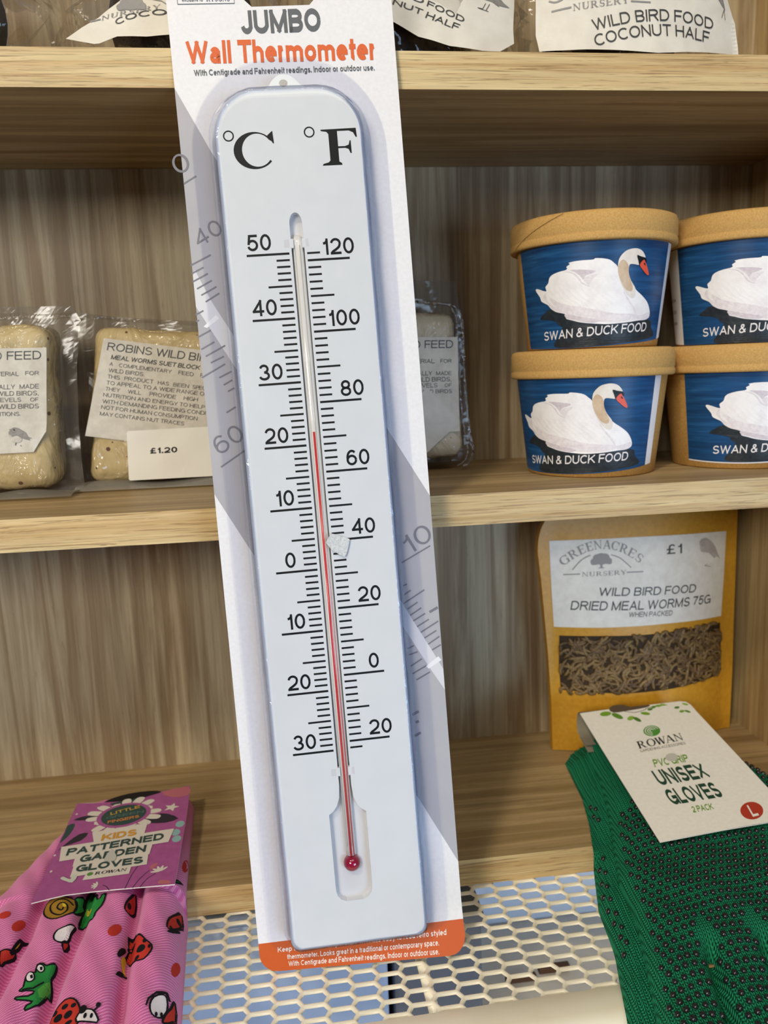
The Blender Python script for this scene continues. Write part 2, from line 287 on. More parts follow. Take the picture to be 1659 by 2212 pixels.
class Print:
    """flat print in a 2-D label space, laid on a surface by a map (x, y, layer) -> point"""
    def __init__(s, mb, fmap, maxlen=None): s.mb, s.fmap, s.maxlen, s.n = mb, fmap, maxlen, 0
    def tris(s, vs, fs, mat, layer):
        vs = [(v[0], v[1], v[2] if len(v) > 2 else 0.0) for v in vs]; T = []
        for f in fs:
            for i in range(1, len(f) - 1): T.append((f[0], f[i], f[i + 1]))
        if s.maxlen:
            for _ in range(7):
                mid = {}; out = []; ch = False
                def M(a, b):
                    k = (min(a, b), max(a, b))
                    if k not in mid:
                        d = math.hypot(vs[a][0] - vs[b][0], vs[a][1] - vs[b][1])
                        if d > s.maxlen: vs.append(((vs[a][0] + vs[b][0]) / 2, (vs[a][1] + vs[b][1]) / 2, vs[a][2])); mid[k] = len(vs) - 1
                        else: mid[k] = None
                    return mid[k]
                for a, b, c in T:
                    e = [M(a, b), M(b, c), M(c, a)]; q = sum(x is not None for x in e)
                    if q == 0: out.append((a, b, c)); continue
                    ch = True
                    if q == 3: out += [(a, e[0], e[2]), (e[0], b, e[1]), (e[2], e[1], c), (e[0], e[1], e[2])]
                    else:
                        while e[0] is None or (q == 2 and e[1] is None): a, b, c = b, c, a; e = e[1:] + e[:1]
                        if q == 1: out += [(a, e[0], c), (e[0], b, c)]
                        else: out += [(a, e[0], c), (e[0], b, e[1]), (e[0], e[1], c)]
                T = out
                if not ch: break
        s.mb.add([s.fmap(x, y, layer + e) for x, y, e in vs], T, mat)
    def poly(s, pts, mat, layer=1, smooth=0, ):
        if smooth: pts = smooth_poly(pts, smooth)
        t = tessellate_polygon([[Vector((p[0], p[1], 0)) for p in pts]]); fs = []
        for a, b, c in t:
            ar = (pts[b][0] - pts[a][0]) * (pts[c][1] - pts[a][1]) - (pts[b][1] - pts[a][1]) * (pts[c][0] - pts[a][0])
            if abs(ar) > 1e-9: fs.append((a, b, c) if ar > 0 else (a, c, b))
        s.tris(pts, fs, mat, layer)
    def text(s, st, p0, p1, pt, mat, layer=2, bold=0.0, serif=False, pm=None, gap=0):
        vs, fs, w = serif_letters(st) if serif else letters(st, bold)
        ex, ey = (p1[0] - p0[0], p1[1] - p0[1]), (pt[0] - p0[0], pt[1] - p0[1]); out = []
        for x, y, e_ in vs:
            if pm:
                bx = 2 * pm[0] - .5 * (p0[0] + p1[0]); by = 2 * pm[1] - .5 * (p0[1] + p1[1])
                px = (1 - x) ** 2 * p0[0] + 2 * x * (1 - x) * bx + x * x * p1[0]; py = (1 - x) ** 2 * p0[1] + 2 * x * (1 - x) * by + x * x * p1[1]
                tx = 2 * (1 - x) * (bx - p0[0]) + 2 * x * (p1[0] - bx); ty = 2 * (1 - x) * (by - p0[1]) + 2 * x * (p1[1] - by)
                h = math.hypot(*ey); tl = math.hypot(tx, ty); out.append((px - ty / tl * h * y, py + tx / tl * h * y, e_))
            else: out.append((p0[0] + x * ex[0] + y * ey[0], p0[1] + x * ex[1] + y * ey[1], e_))
        s.tris(out, fs, mat, layer)
    def line(s, pts, w, mat, layer=2, w1=None):
        n = len(pts); L, R = [], []
        for i, p in enumerate(pts):
            a, b = pts[max(0, i - 1)], pts[min(n - 1, i + 1)]; dx, dy = b[0] - a[0], b[1] - a[1]; d = math.hypot(dx, dy) or 1
            ww = w if w1 is None else w + (w1 - w) * i / max(1, n - 1)
            L.append((p[0] - dy / d * ww / 2, p[1] + dx / d * ww / 2)); R.append((p[0] + dy / d * ww / 2, p[1] - dx / d * ww / 2))
        s.tris(L + R, [(i, n + i, n + i + 1, i + 1) for i in range(n - 1)], mat, layer)
    def ell(s, c, rx, ry, mat, layer=2, rot=0, n=20, ax=None, ay=None):
        if ax: pts = [(c[0] + math.cos(t) * (ax[0] - c[0]) + math.sin(t) * (ay[0] - c[0]), c[1] + math.cos(t) * (ax[1] - c[1]) + math.sin(t) * (ay[1] - c[1])) for t in [2 * math.pi * i / n for i in range(n)]]
        else: pts = [(c[0] + rx * math.cos(t) * math.cos(rot) - ry * math.sin(t) * math.sin(rot), c[1] + rx * math.cos(t) * math.sin(rot) + ry * math.sin(t) * math.cos(rot)) for t in [2 * math.pi * i / n for i in range(n)]]
        s.poly(pts, mat, layer)
    def ring(s, c, r, w, mat, layer=2, n=28):
        vs = [(c[0] + q * math.cos(2 * math.pi * i / n), c[1] + q * math.sin(2 * math.pi * i / n)) for q in (r - w / 2, r + w / 2) for i in range(n)]
        s.tris(vs, [(i, n + i, n + (i + 1) % n, (i + 1) % n) for i in range(n)], mat, layer)

# ---- free-form surfaces (metres; x right, y into the shelf, z up, camera height = 0)
def sstep(a, b, t):
    t = max(0.0, min(1.0, (t - a) / (b - a))); return t * t * (3 - 2 * t)
def lerp_tab(tab, t):
    if t <= tab[0][0]: return tab[0][1]
    for (a, va), (b, vb) in zip(tab, tab[1:]):
        if t <= b: return va + (vb - va) * (t - a) / (b - a)
    return tab[-1][1]
# pink gloves: finger strips lying on the board and over the wire tray
PK_L = [(-.20, -.232), (-.06, -.222), (.0, -.208), (.06, -.190), (.10, -.176)]
PK_R = [(-.20, -.070), (-.10, -.0775), (-.025, -.083), (.03, -.086), (.10, -.090)]
PK_G = [[(-.2, -.188), (-.065, -.177), (-.045, -.1743), (.1, -.176)], [(-.2, -.147), (-.10, -.1470), (-.06, -.1452), (-.047, -.1428), (-.02, -.1440), (.1, -.146)],
        [(-.2, -.103), (-.114, -.1067), (-.077, -.1097), (-.02, -.1126), (.1, -.1126)]]
PK_TOP = [(-.20, -.344), (-.14, -.336), (-.05, -.328), (.0, -.326), (.11, -.326)]
def h_pink(x, y):
    l, r = lerp_tab(PK_L, y), lerp_tab(PK_R, y)
    t = (x - (l + r) / 2) / ((r - l) / 2)
    e = max(0.0, 1 - abs(t) ** 6)
    top = lerp_tab(PK_TOP, y); bot = -.3435 if y > -.012 else -.3635
    z = bot + (top - bot) * e ** .5
    g = 0
    for G in PK_G:
        d = (x - lerp_tab(G, y)); g += .009 * math.exp(-(d / .0035) ** 2) + .0035 * math.exp(-(d / .010) ** 2)
    z -= g * min(1, e * 2) * (1 - .75 * sstep(.0, .06, y))
    z += .0009 * math.sin(x * 310 + y * 60) * math.sin(y * 130 + x * 40)
    return max(z, bot)
# green gloves: upper glove and the one below it
GR_L = [(-.26, .152), (-.17, .171), (-.13, .183), (-.086, .195), (-.048, .200), (.025, .222), (.06, .230), (.13, .238)]
GR_R = [(-.26, .330), (-.16, .352), (-.07, .366), (.0, .370), (.05, .352), (.09, .338), (.13, .335)]
GR_TOP = [(-.26, -.352), (-.22, -.338), (-.12, -.328), (-.075, -.3235), (-.045, -.3235), (.0, -.318), (.03, -.313), (.10, -.308), (.13, -.314)]
GR_G = [[(-.26, .184), (-.176, .2073), (-.148, .214), (-.116, .2240)], [(-.26, .222), (-.18, .2400), (-.15, .2470), (-.118, .2555)], [(-.26, .262), (-.18, .2770), (-.11, .2900)], [(-.26, .300), (-.11, .3220)]]
def h_green(x, y):
    l, r = lerp_tab(GR_L, y), lerp_tab(GR_R, y)
    t = (x - (l + r) / 2) / ((r - l) / 2)
    e = max(0.0, 1 - abs(t) ** 5)
    top = lerp_tab(GR_TOP, y); bot = lerp_tab(GR_TOP, y) - .020
    z = bot + (top - bot) * e ** .5
    g = 0
    for G in GR_G: g += .010 * math.exp(-((x - lerp_tab(G, y)) / .0030) ** 2) + .003 * math.exp(-((x - lerp_tab(G, y)) / .008) ** 2)
    z -= g * min(1, e * 2) * (1 - sstep(-.128, -.112, y))
    z += .0010 * math.sin(x * 140 + y * 50) * math.sin(y * 90)
    return max(z, bot)
# mealworm pouch front: y = f(x, z)
def y_pouch(x, z):
    u = (x - .307) / .083; v = (z + .344) / .235
    b = max(0, 1 - u * u) * (.016 * math.sin(math.pi * min(1, max(0, v)) ** .8) + .016 * max(0, 1 - v * 3.2))
    return .150 + .005 * u - b + .006 * v
# top-shelf bags
def y_bagb(x, z):
    return .052 - .020 * max(0, 1 - ((x + .055) / .085) ** 2) + .30 * (z - .1833)
def y_bagc(x, z):
    return .050 - .018 * max(0, 1 - ((x - .085) / .085) ** 2) + .30 * (z - .1833)
def y_bagd(x, z):
    return .046 - .020 * max(0, 1 - ((x - .24) / .075) ** 2) + .12 * (z - .1833)

# ------------------------------------------------------------------ outlines of printed artwork (millimetres in each label's own plane)
DATA = {}
DATA['SWAN'] = {'refl': [(-157.2, 22.1), (-151.0, 25.9), (-145.6, 28.1), (-132.1, 23.9), (-131.4, 20.6), (-109.3, 16.2), (-73.8, 17.6), (-60.0, 19.4), (-73.7, 15.4), (-102.2, 12.0), (-134.6, 14.8), (-140.3, 19.2), (-148.7, 21.0)], 'dark': [(-134.6, 15.2), (-119.7, 15.9), (-93.4, 15.0), (-60.1, 18.3), (-55.3, 13.1), (-50.7, 7.0), (-82.7, 3.0), (-110.8, 1.4), (-140.4, 1.3), (-143.4, 5.0), (-136.8, 10.0)], 'body': [(-159.3, 42.0), (-157.1, 43.0), (-148.4, 40.6), (-148.6, 43.6), (-145.7, 45.9), (-144.5, 49.1), (-141.8, 51.1), (-136.1, 52.6), (-130.8, 53.3), (-129.5, 54.3), (-130.0, 55.4), (-127.4, 57.0), (-128.3, 57.8), (-124.2, 58.5), (-117.8, 58.7), (-110.8, 58.7), (-109.3, 59.5), (-103.9, 59.1), (-99.1, 58.0), (-95.9, 55.8), (-93.2, 53.3), (-91.6, 48.0), (-87.9, 47.9), (-82.2, 44.3), (-77.6, 38.6), (-70.6, 34.3), (-64.4, 30.0), (-60.6, 24.9), (-59.9, 20.5), (-64.4, 18.3), (-72.8, 17.7), (-84.1, 16.6), (-98.0, 15.9), (-109.3, 16.6), (-119.7, 17.8), (-126.9, 19.6), (-131.7, 21.0), (-132.1, 23.9), (-139.8, 25.9), (-144.6, 28.4), (-147.6, 31.3), (-153.6, 34.0), (-155.1, 37.1)], 'neck': [(-93.1, 52.3), (-93.0, 56.4), (-92.1, 59.2), (-89.8, 61.9), (-86.5, 64.0), (-81.3, 65.0), (-77.0, 64.5), (-73.7, 62.7), (-71.2, 59.2), (-75.2, 59.5), (-78.7, 60.5), (-76.8, 56.7), (-76.7, 54.4), (-78.8, 54.6), (-83.3, 55.0), (-84.6, 53.5), (-84.5, 49.3), (-82.2, 44.3), (-77.6, 38.6), (-78.2, 33.5), (-81.9, 33.6), (-86.7, 37.9), (-90.6, 43.7), (-92.5, 48.7)], 'neck2': [(-93.0, 52.2), (-92.2, 55.7), (-89.8, 57.8), (-86.8, 56.3), (-84.9, 53.2), (-84.6, 49.3), (-82.5, 44.3), (-80.3, 40.0), (-81.4, 37.2), (-86.1, 38.7), (-89.6, 43.0), (-92.1, 48.0)], 'mask': [(-78.8, 60.6), (-75.3, 59.8), (-71.0, 58.9), (-70.0, 56.1), (-72.7, 57.8), (-76.0, 54.4), (-77.5, 57.0)], 'beak': [(-72.7, 57.8), (-76.0, 54.6), (-73.2, 51.4), (-68.3, 48.0), (-66.6, 48.3), (-67.6, 50.8), (-70.1, 55.0), (-71.1, 56.1)], 'nost': [(-72.5, 55.5), (-71.6, 55.7), (-70.8, 54.1), (-71.7, 54.3)], 'wingsh': [(-127.5, 53.0), (-119.4, 52.8), (-109.1, 51.5), (-111.5, 49.8), (-115.8, 48.6), (-117.7, 46.3), (-120.2, 48.9), (-124.3, 51.7)], 'wingsh2': [(-117.7, 45.9), (-114.6, 48.2), (-107.5, 49.2), (-111.4, 45.9), (-113.4, 42.4), (-116.2, 44.4)], 'wingln': [(-132.2, 52.5), (-127.5, 52.1), (-123.8, 50.6), (-120.4, 47.5), (-118.3, 44.5), (-113.4, 42.1), (-113.8, 41.6), (-118.8, 43.8), (-121.4, 47.1), (-124.3, 50.0), (-127.7, 51.6)], 'low1': [(-144.9, 36.3), (-135.5, 31.5), (-123.8, 29.0), (-111.2, 26.5), (-94.0, 23.0), (-75.4, 22.0), (-74.2, 19.0), (-93.6, 17.2), (-111.1, 18.5), (-125.0, 21.4), (-132.1, 24.7), (-140.4, 28.9)], 'low2': [(-132.1, 23.9), (-119.7, 21.5), (-106.0, 19.0), (-109.3, 17.3), (-119.7, 18.5), (-126.7, 20.3), (-131.3, 21.3)], 'neckln': [(-87.0, 37.2), (-82.8, 32.2), (-77.1, 26.3), (-74.4, 22.0), (-75.4, 22.0), (-78.7, 26.3), (-83.7, 31.4), (-87.5, 36.5)], 'tailsh': [(-148.5, 39.9), (-147.4, 33.9), (-140.4, 28.9), (-132.1, 24.3), (-139.8, 26.3), (-144.6, 28.8), (-148.2, 33.2), (-151.0, 36.8)], 'breast': [(-73.6, 20.9), (-67.5, 21.9), (-61.3, 23.4), (-60.0, 20.5), (-64.4, 18.6), (-72.1, 18.2)]}
DATA['SWTXT'] = [(-153.7, 6.6), (-109.1, 7.3), (-62.6, 10.5), (-152.4, 12.1)]
DATA['CARD'] = {'L40': [(-59.4, 442.3), (-58.9, 439.8), (-51.7, 444.8), (-51.2, 449.6), (-56.0, 451.1)], 'L40line': [(-64.8, 429.5), (-52.6, 434.9)], 'L60': [(-58.8, 320.3), (-60.3, 330.6), (-47.6, 326.2), (-56.3, 315.0), (-46.1, 319.9)], 'L0': [(-63.9, 479.6), (-64.1, 490.9), (-59.4, 485.5), (-64.2, 476.3), (-56.8, 480.1)], 'ticksL': [(-64.4, 424.9), (-57.4, 428.1), (-64.4, 420.2), (-55.3, 424.4), (-62.3, 416.1), (-53.4, 420.4), (-60.2, 412.3), (-51.1, 416.7), (-58.1, 408.4), (-49.8, 412.9)], 'ticksL2': [(-64.6, 401.4), (-59.8, 403.5), (-64.6, 397.6), (-62.8, 398.3), (-64.6, 388.5), (-56.8, 392.1), (-63.2, 381.5), (-55.3, 385.3), (-61.1, 377.3), (-49.3, 382.8), (-58.6, 373.4), (-50.7, 376.6)], 'ticksL3': [(-64.5, 365.2), (-50.4, 372.2), (-54.5, 364.5), (-47.1, 367.7), (-52.4, 360.1), (-47.1, 362.7), (-50.3, 356.2), (-46.3, 358.0), (-52.3, 344.0), (-46.5, 347.0)], 'whiteL': [(-64.9, 420.8), (-65.3, 406.8), (-50.7, 376.6), (-47.0, 372.1), (-46.3, 383.0), (-54.6, 401.9)], 'clipL': [(-60.7, 394.4), (-58.7, 393.5), (-51.2, 398.4), (-53.0, 400.6)], 'R10': [(48.4, 251.8), (44.7, 264.0), (63.3, 260.7), (44.1, 246.4), (61.7, 254.7)], 'ticksR': [(43.3, 231.8), (45.7, 232.7), (43.6, 226.4), (47.7, 228.7), (42.8, 221.0), (56.1, 228.2), (44.8, 217.3), (51.3, 221.0), (46.1, 213.3), (53.3, 217.3), (47.7, 209.7), (55.4, 213.6), (49.7, 205.9), (57.4, 209.8), (51.8, 202.2), (63.1, 208.1), (53.8, 198.5), (61.5, 202.4), (55.8, 194.4), (63.1, 198.6), (57.9, 190.6), (63.5, 193.3)], 'ticksR2': [(42.9, 193.0), (46.9, 194.5), (43.3, 189.0), (48.9, 190.4), (43.9, 181.9), (51.2, 185.8), (44.7, 177.1), (53.6, 181.3), (46.7, 173.0), (55.6, 177.1)], 'Rm': [(58.1, 214.1), (63.4, 216.6)], 'whiteR': [(41.8, 213.4), (63.7, 164.8), (63.1, 177.5), (46.0, 212.9), (43.7, 217.8)], 'clipR': [(53.2, 180.9), (55.0, 179.2), (63.2, 183.8), (61.4, 186.3)], 'Rf': [(42.3, 151.3), (46.7, 153.2), (42.8, 137.8), (46.8, 139.7), (44.2, 146.4), (46.2, 146.9)]}
DATA['cardpose'] = [(0.0298, -0.06161, -0.36177), [(0.99901, 0.02945, -0.03322), (-0.02573, 0.99391, 0.10715), (0.03617, -0.10618, 0.99369)]]
DATA['PINK'] = {'outline': [(-176.0, -25.4), (-165.5, -22.6), (-156.2, -20.8), (-139.8, -21.1), (-123.1, -22.2), (-87.6, -24.1), (-87.9, -0.3), (-88.8, 24.6), (-89.1, 49.0), (-90.2, 75.6), (-91.8, 101.5), (-113.9, 96.7), (-132.9, 89.1), (-153.1, 90.2), (-176.9, 93.5)], 'hole': [(-155.8, 91.8), (-149.5, 96.2), (-138.9, 99.8), (-122.6, 99.9), (-113.5, 96.6), (-118.3, 93.5), (-132.9, 89.1), (-153.1, 90.2)], 'disc': [(-136.9, 67.9), (-121.2, 71.6), (-141.8, 81.5)], 'leaf1': [(-173.6, 68.9), (-168.1, 73.0), (-158.1, 73.3), (-155.0, 69.8), (-162.2, 67.5)], 'leaf2': [(-120.1, 55.4), (-113.7, 63.6), (-104.2, 62.5), (-95.1, 54.3), (-104.1, 50.3), (-115.0, 52.1)], 'leaf4': [(-151.3, 87.1), (-144.9, 89.0), (-130.8, 91.1), (-129.0, 89.9), (-136.0, 84.2), (-143.6, 82.3)], 'gpet': [(-176.2, 41.2), (-175.8, 52.5), (-176.3, 61.6), (-172.9, 64.5), (-170.8, 61.3), (-171.6, 50.4), (-174.6, 42.3)], 'leaf3': [(-175.0, 30.1), (-170.5, 40.2), (-164.6, 49.1), (-158.5, 49.1), (-161.4, 40.5), (-170.8, 35.7)], 'bK': [(-151.6, 35.8), (-117.0, 37.0), (-116.9, 52.3), (-155.6, 49.1)], 'bP': [(-170.1, 16.6), (-160.5, 17.6), (-111.1, 22.9), (-98.1, 24.1), (-96.3, 40.6), (-173.3, 34.2)], 'bG': [(-159.4, 8.8), (-109.2, 12.0), (-108.9, 23.8), (-160.4, 20.0)], 'bL': [(-158.1, -3.0), (-109.0, 0.3), (-109.9, 12.1), (-158.7, 8.9)], 'bR': [(-149.0, -8.0), (-119.2, -7.7), (-119.2, 0.9), (-148.2, -2.3)], 'tK': [(-147.0, 35.6), (-122.6, 37.1), (-147.5, 43.9)], 'tP': [(-167.3, 22.2), (-102.2, 27.5), (-167.7, 30.7)], 'tG': [(-156.1, 12.3), (-112.3, 15.0), (-156.3, 20.5)], 'tL': [(-155.9, 1.6), (-112.1, 2.0), (-156.4, 9.3)], 'tR': [(-142.3, -4.2), (-121.8, -4.5), (-142.0, -1.1)], 'gdot': [(-145.4, -2.5), (-143.5, -2.4)], 'star': [(-102.3, 71.1), (-96.3, 70.7)], 'teal': [(-93.1, 36.0), (-91.4, 46.6), (-91.4, 27.7)], 'wf1': [(-99.2, -8.7), (-94.9, -7.2), (-101.4, -3.2)], 'wf2': [(-137.8, -15.3), (-136.5, -10.5), (-141.8, -15.1)], 'stems': [(-119.0, -22.9), (-117.4, -10.0), (-115.0, -0.1), (-114.3, -23.2), (-111.2, -14.5), (-106.4, -6.3), (-109.6, -23.5), (-106.3, -15.3), (-101.6, -10.6), (-128.9, -22.4), (-131.6, -18.0), (-134.3, -16.1)], 'tool': [(-164.1, -3.4), (-162.6, -1.4), (-157.5, -5.3), (-156.7, -0.8), (-153.4, -2.5), (-154.9, -9.2), (-159.9, -6.7)], 'res': [(-139.5, 11.4), (-137.0, 23.2), (-131.8, 14.8), (-132.0, 8.8), (-136.3, 9.4)], 't1': [(-146.8, 69.4), (-126.0, 74.8), (-147.9, 73.6)], 't3': [(-146.8, 58.0), (-124.5, 60.9), (-147.2, 61.9)], 't2': [(-149.3, 64.4), (-122.0, 66.9), (-149.6, 68.1)], 'or': [(-112.9, 95.7), (-92.9, 100.0), (-91.8, 86.9), (-104.3, 86.1)], 'or2': [(-98.2, -22.3), (-97.8, -18.0), (-90.8, -20.3), (-91.1, -23.0)], 'or3': [(-106.2, -5.2), (-105.9, -0.6), (-101.7, 1.0), (-103.3, -4.0)], 'dots': [(-173.4, 77.3), (-159.2, 83.7), (-175.3, 25.1), (-172.7, 6.5)]}
DATA['CLOTH'] = {'snail': [(-168.9, -26.2), (-169.2, -18.2), (-164.3, -17.5), (-157.7, -16.9), (-151.6, -18.7), (-149.3, -22.9), (-149.6, -30.8), (-154.9, -35.3), (-161.5, -35.4), (-166.1, -32.4)], 'spiral': [(-151.2, -24.3), (-156.1, -19.8), (-161.8, -19.8), (-165.4, -22.8), (-163.1, -29.5), (-156.8, -33.5), (-153.5, -29.9), (-155.5, -23.8), (-159.5, -22.9), (-160.5, -26.5), (-156.9, -29.5), (-156.6, -26.8)], 'yel': [(-158.9, -21.6), (-155.3, -22.9), (-154.0, -26.0), (-156.6, -26.8)], 'snbody': [(-151.8, -17.9), (-148.8, -14.9), (-147.0, -13.5), (-146.5, -20.2), (-145.5, -21.3), (-147.5, -29.3), (-149.5, -31.5), (-149.3, -24.6)], 'frogleg': [(-146.1, -7.5), (-144.7, -1.5), (-137.0, -21.3), (-135.0, -16.7), (-132.6, -18.4), (-132.9, -28.4), (-135.7, -33.6), (-136.6, -38.4), (-143.1, -32.7), (-145.3, -37.9), (-145.7, -30.2), (-145.6, -20.8), (-146.2, -15.2)], 'fl_y': [(-144.9, -17.6), (-139.6, -25.9), (-140.2, -28.0), (-144.9, -22.3)], 'dot0': [(-178.4, -31.5), (-178.3, -33.9), (-178.8, -37.2), (-179.7, -40.4), (-181.2, -41.9), (-182.9, -41.2), (-184.1, -39.2), (-184.4, -36.6), (-183.7, -33.8), (-182.3, -31.7), (-180.6, -30.7), (-179.2, -30.6)], 'dot1': [(-117.0, -47.6), (-117.0, -50.4), (-117.9, -53.5), (-119.4, -55.8), (-121.3, -56.6), (-123.0, -55.8), (-123.9, -54.0), (-123.8, -51.6), (-122.8, -49.0), (-121.2, -46.6), (-119.4, -45.6), (-117.8, -46.0)], 'dot2': [(-81.4, -63.7), (-81.3, -67.2), (-81.7, -71.5), (-82.4, -75.1), (-83.4, -77.0), (-84.2, -77.0), (-84.7, -75.2), (-84.8, -72.3), (-84.3, -69.0), (-83.4, -65.9), (-82.5, -63.5), (-81.9, -62.4)], 'dot3': [(-85.8, 26.3), (-85.6, 21.8), (-85.5, 15.1), (-85.9, 10.1), (-86.7, 8.0), (-87.5, 8.5), (-88.0, 10.8), (-88.1, 14.5), (-87.8, 18.8), (-87.3, 22.8), (-86.6, 25.5), (-86.0, 26.8)], 'dot4': [(-188.4, -26.7), (-188.3, -28.6), (-189.0, -30.4), (-190.6, -31.3), (-192.6, -30.9), (-194.6, -29.2), (-195.9, -26.8), (-196.1, -24.9), (-194.8, -24.3), (-192.9, -24.4), (-190.9, -24.6), (-189.3, -25.3)], 'wbug': [(-155.8, -51.5), (-154.8, -46.6), (-151.0, -43.8), (-147.1, -40.1), (-146.3, -40.6), (-147.1, -47.9), (-147.8, -52.5), (-151.3, -55.6), (-154.4, -55.1)], 'wbug_red': [(-150.2, -54.9), (-147.8, -52.7), (-147.1, -54.6), (-148.7, -58.6)], 'leftred': [(-185.0, -57.5), (-180.6, -55.4), (-177.9, -53.9), (-177.9, -57.3), (-180.9, -63.4), (-182.1, -67.1)], 'leftyel': [(-179.5, -56.8), (-178.6, -50.7), (-177.4, -44.8), (-176.7, -44.7), (-177.2, -50.5)], 'leftlegs': [(-177.2, -44.1), (-174.7, -40.6), (-174.6, -42.5), (-177.0, -48.4)], 'frog': [(-164.1, -89.8), (-162.4, -88.4), (-162.9, -82.2), (-161.4, -78.6), (-158.8, -78.9), (-159.2, -73.0), (-156.6, -71.9), (-154.1, -73.2), (-150.4, -70.2), (-149.4, -71.5), (-149.5, -76.1), (-150.2, -79.9), (-149.1, -83.5), (-148.5, -89.7), (-150.1, -90.1), (-151.8, -98.0), (-157.6, -102.6), (-157.6, -99.7), (-155.0, -97.3), (-163.3, -96.4), (-164.9, -94.4), (-158.2, -94.4), (-155.9, -91.1), (-162.4, -91.2)], 'eyeA': [(-162.9, -82.2), (-162.1, -79.1), (-159.5, -79.6), (-158.0, -83.3), (-159.4, -85.7), (-161.6, -85.1)], 'eyeB': [(-159.1, -76.0), (-158.4, -73.0), (-155.6, -73.8), (-154.7, -76.7), (-156.5, -78.3)], 'pupA': [(-160.8, -81.7), (-159.7, -80.8), (-158.7, -83.2), (-159.7, -83.8)], 'pupB': [(-157.4, -74.9), (-156.1, -74.4), (-155.6, -76.7), (-156.6, -77.0)], 'frogy': [(-154.7, -89.6), (-152.3, -83.9), (-150.6, -81.3), (-149.3, -85.7), (-150.5, -91.7), (-152.8, -93.8)], 'mouth': [(-162.7, -90.2), (-157.1, -89.4), (-153.2, -83.4), (-152.7, -83.9), (-156.7, -90.3), (-162.3, -91.1)], 'lb1': [(-113.0, -50.1), (-108.4, -51.5), (-101.1, -59.7), (-96.9, -63.4), (-96.6, -68.6), (-99.8, -73.8), (-105.5, -72.8), (-110.7, -66.8), (-112.0, -66.0), (-111.4, -57.7)], 'lb1s': [(-102.8, -66.0, 2.6, 2.6), (-110.1, -57.3, 2.5, 2.0), (-101.3, -60.9, 1.2, 1.6), (-104.3, -71.4, 1.4, 1.5), (-111.0, -49.3, 2.7, 1.6), (-98.0, -65.0, 0.7, 1.7)], 'lb1h': [(-114.0, -83.1), (-112.9, -78.3), (-110.7, -76.4), (-109.1, -78.0), (-111.0, -78.9), (-112.1, -81.1)], 'lb1y': [(-113.3, -71.6), (-112.8, -65.6), (-111.5, -67.6), (-111.0, -74.5), (-109.5, -77.6), (-111.2, -77.5)], 'lb1l': [(-115.5, -67.8), (-114.5, -62.3), (-113.2, -59.5), (-112.7, -61.5), (-114.0, -69.6), (-115.3, -70.3)], 'lb2': [(-90.9, -42.9), (-90.5, -35.6), (-87.6, -27.4), (-85.4, -20.6), (-84.1, -30.5), (-86.8, -41.1), (-90.0, -45.9)], 'lb2s': [(-85.9, -31.1, 1.3, 2.4), (-88.7, -42.8, 0.9, 1.1)], 'lb2l': [(-89.8, -47.9), (-84.8, -37.4), (-84.6, -39.2), (-87.0, -46.2), (-89.2, -49.1)], 'lb3': [(-118.3, -30.2), (-117.5, -21.8), (-115.1, -12.2), (-113.5, -26.7), (-115.3, -32.7), (-117.4, -32.8)], 'lb3s': [(-116.4, -26.8, 0.9, 3.0)], 'lb4': [(-147.5, -101.8), (-147.9, -92.5), (-145.4, -87.5), (-135.3, -100.0), (-129.3, -104.2), (-125.7, -112.4), (-127.0, -117.3)], 'lb4s': [(-138.6, -110.1, 2.2, 2.6), (-133.3, -109.8, 2.2, 2.3), (-136.4, -104.1, 1.7, 1.6), (-131.6, -104.8, 1.4, 1.5), (-145.5, -92.0, 5.1, 10.7), (-128.0, -109.8, 1.2, 2.2), (-146.7, -95.8, 3.8, 6.1), (-131.8, -114.4, 1.9, 1.0)], 'lb4f': [(-127.1, -116.9), (-127.4, -112.0), (-124.9, -109.2), (-120.9, -109.1), (-117.8, -112.6), (-117.0, -116.5)], 'lb4e': [(-123.5, -113.5, 0.8, 1.9), (-120.4, -113.1, 0.7, 1.7)], 'lb4a': [(-125.7, -109.1, 1.9, 3.1), (-118.3, -106.2, 1.3, 1.5)], 'lb4al': [(-120.1, -109.1), (-118.8, -107.0), (-118.2, -107.5), (-119.3, -109.8)], 'lb5f': [(-91.5, -105.5), (-90.4, -99.8), (-86.5, -95.9), (-84.0, -96.8), (-83.1, -104.3), (-85.3, -110.7), (-88.2, -112.0), (-90.4, -110.2)], 'lb5arc': [(-92.8, -107.2), (-92.3, -102.6), (-89.5, -97.2), (-85.0, -94.7), (-82.8, -97.4), (-82.1, -96.3), (-84.1, -92.4), (-89.7, -95.8), (-93.2, -102.0), (-93.6, -107.4)], 'lb5r': [(-84.1, -113.5), (-83.5, -106.9), (-81.6, -100.3), (-80.7, -92.7), (-78.8, -105.4)], 'lb5e': [(-87.6, -110.5, 0.6, 1.6), (-85.2, -108.9, 0.7, 1.6)], 'gleaf': [(-90.9, -7.9), (-88.7, -4.0), (-86.0, -4.0), (-86.4, -4.0), (-90.1, -8.8)]}
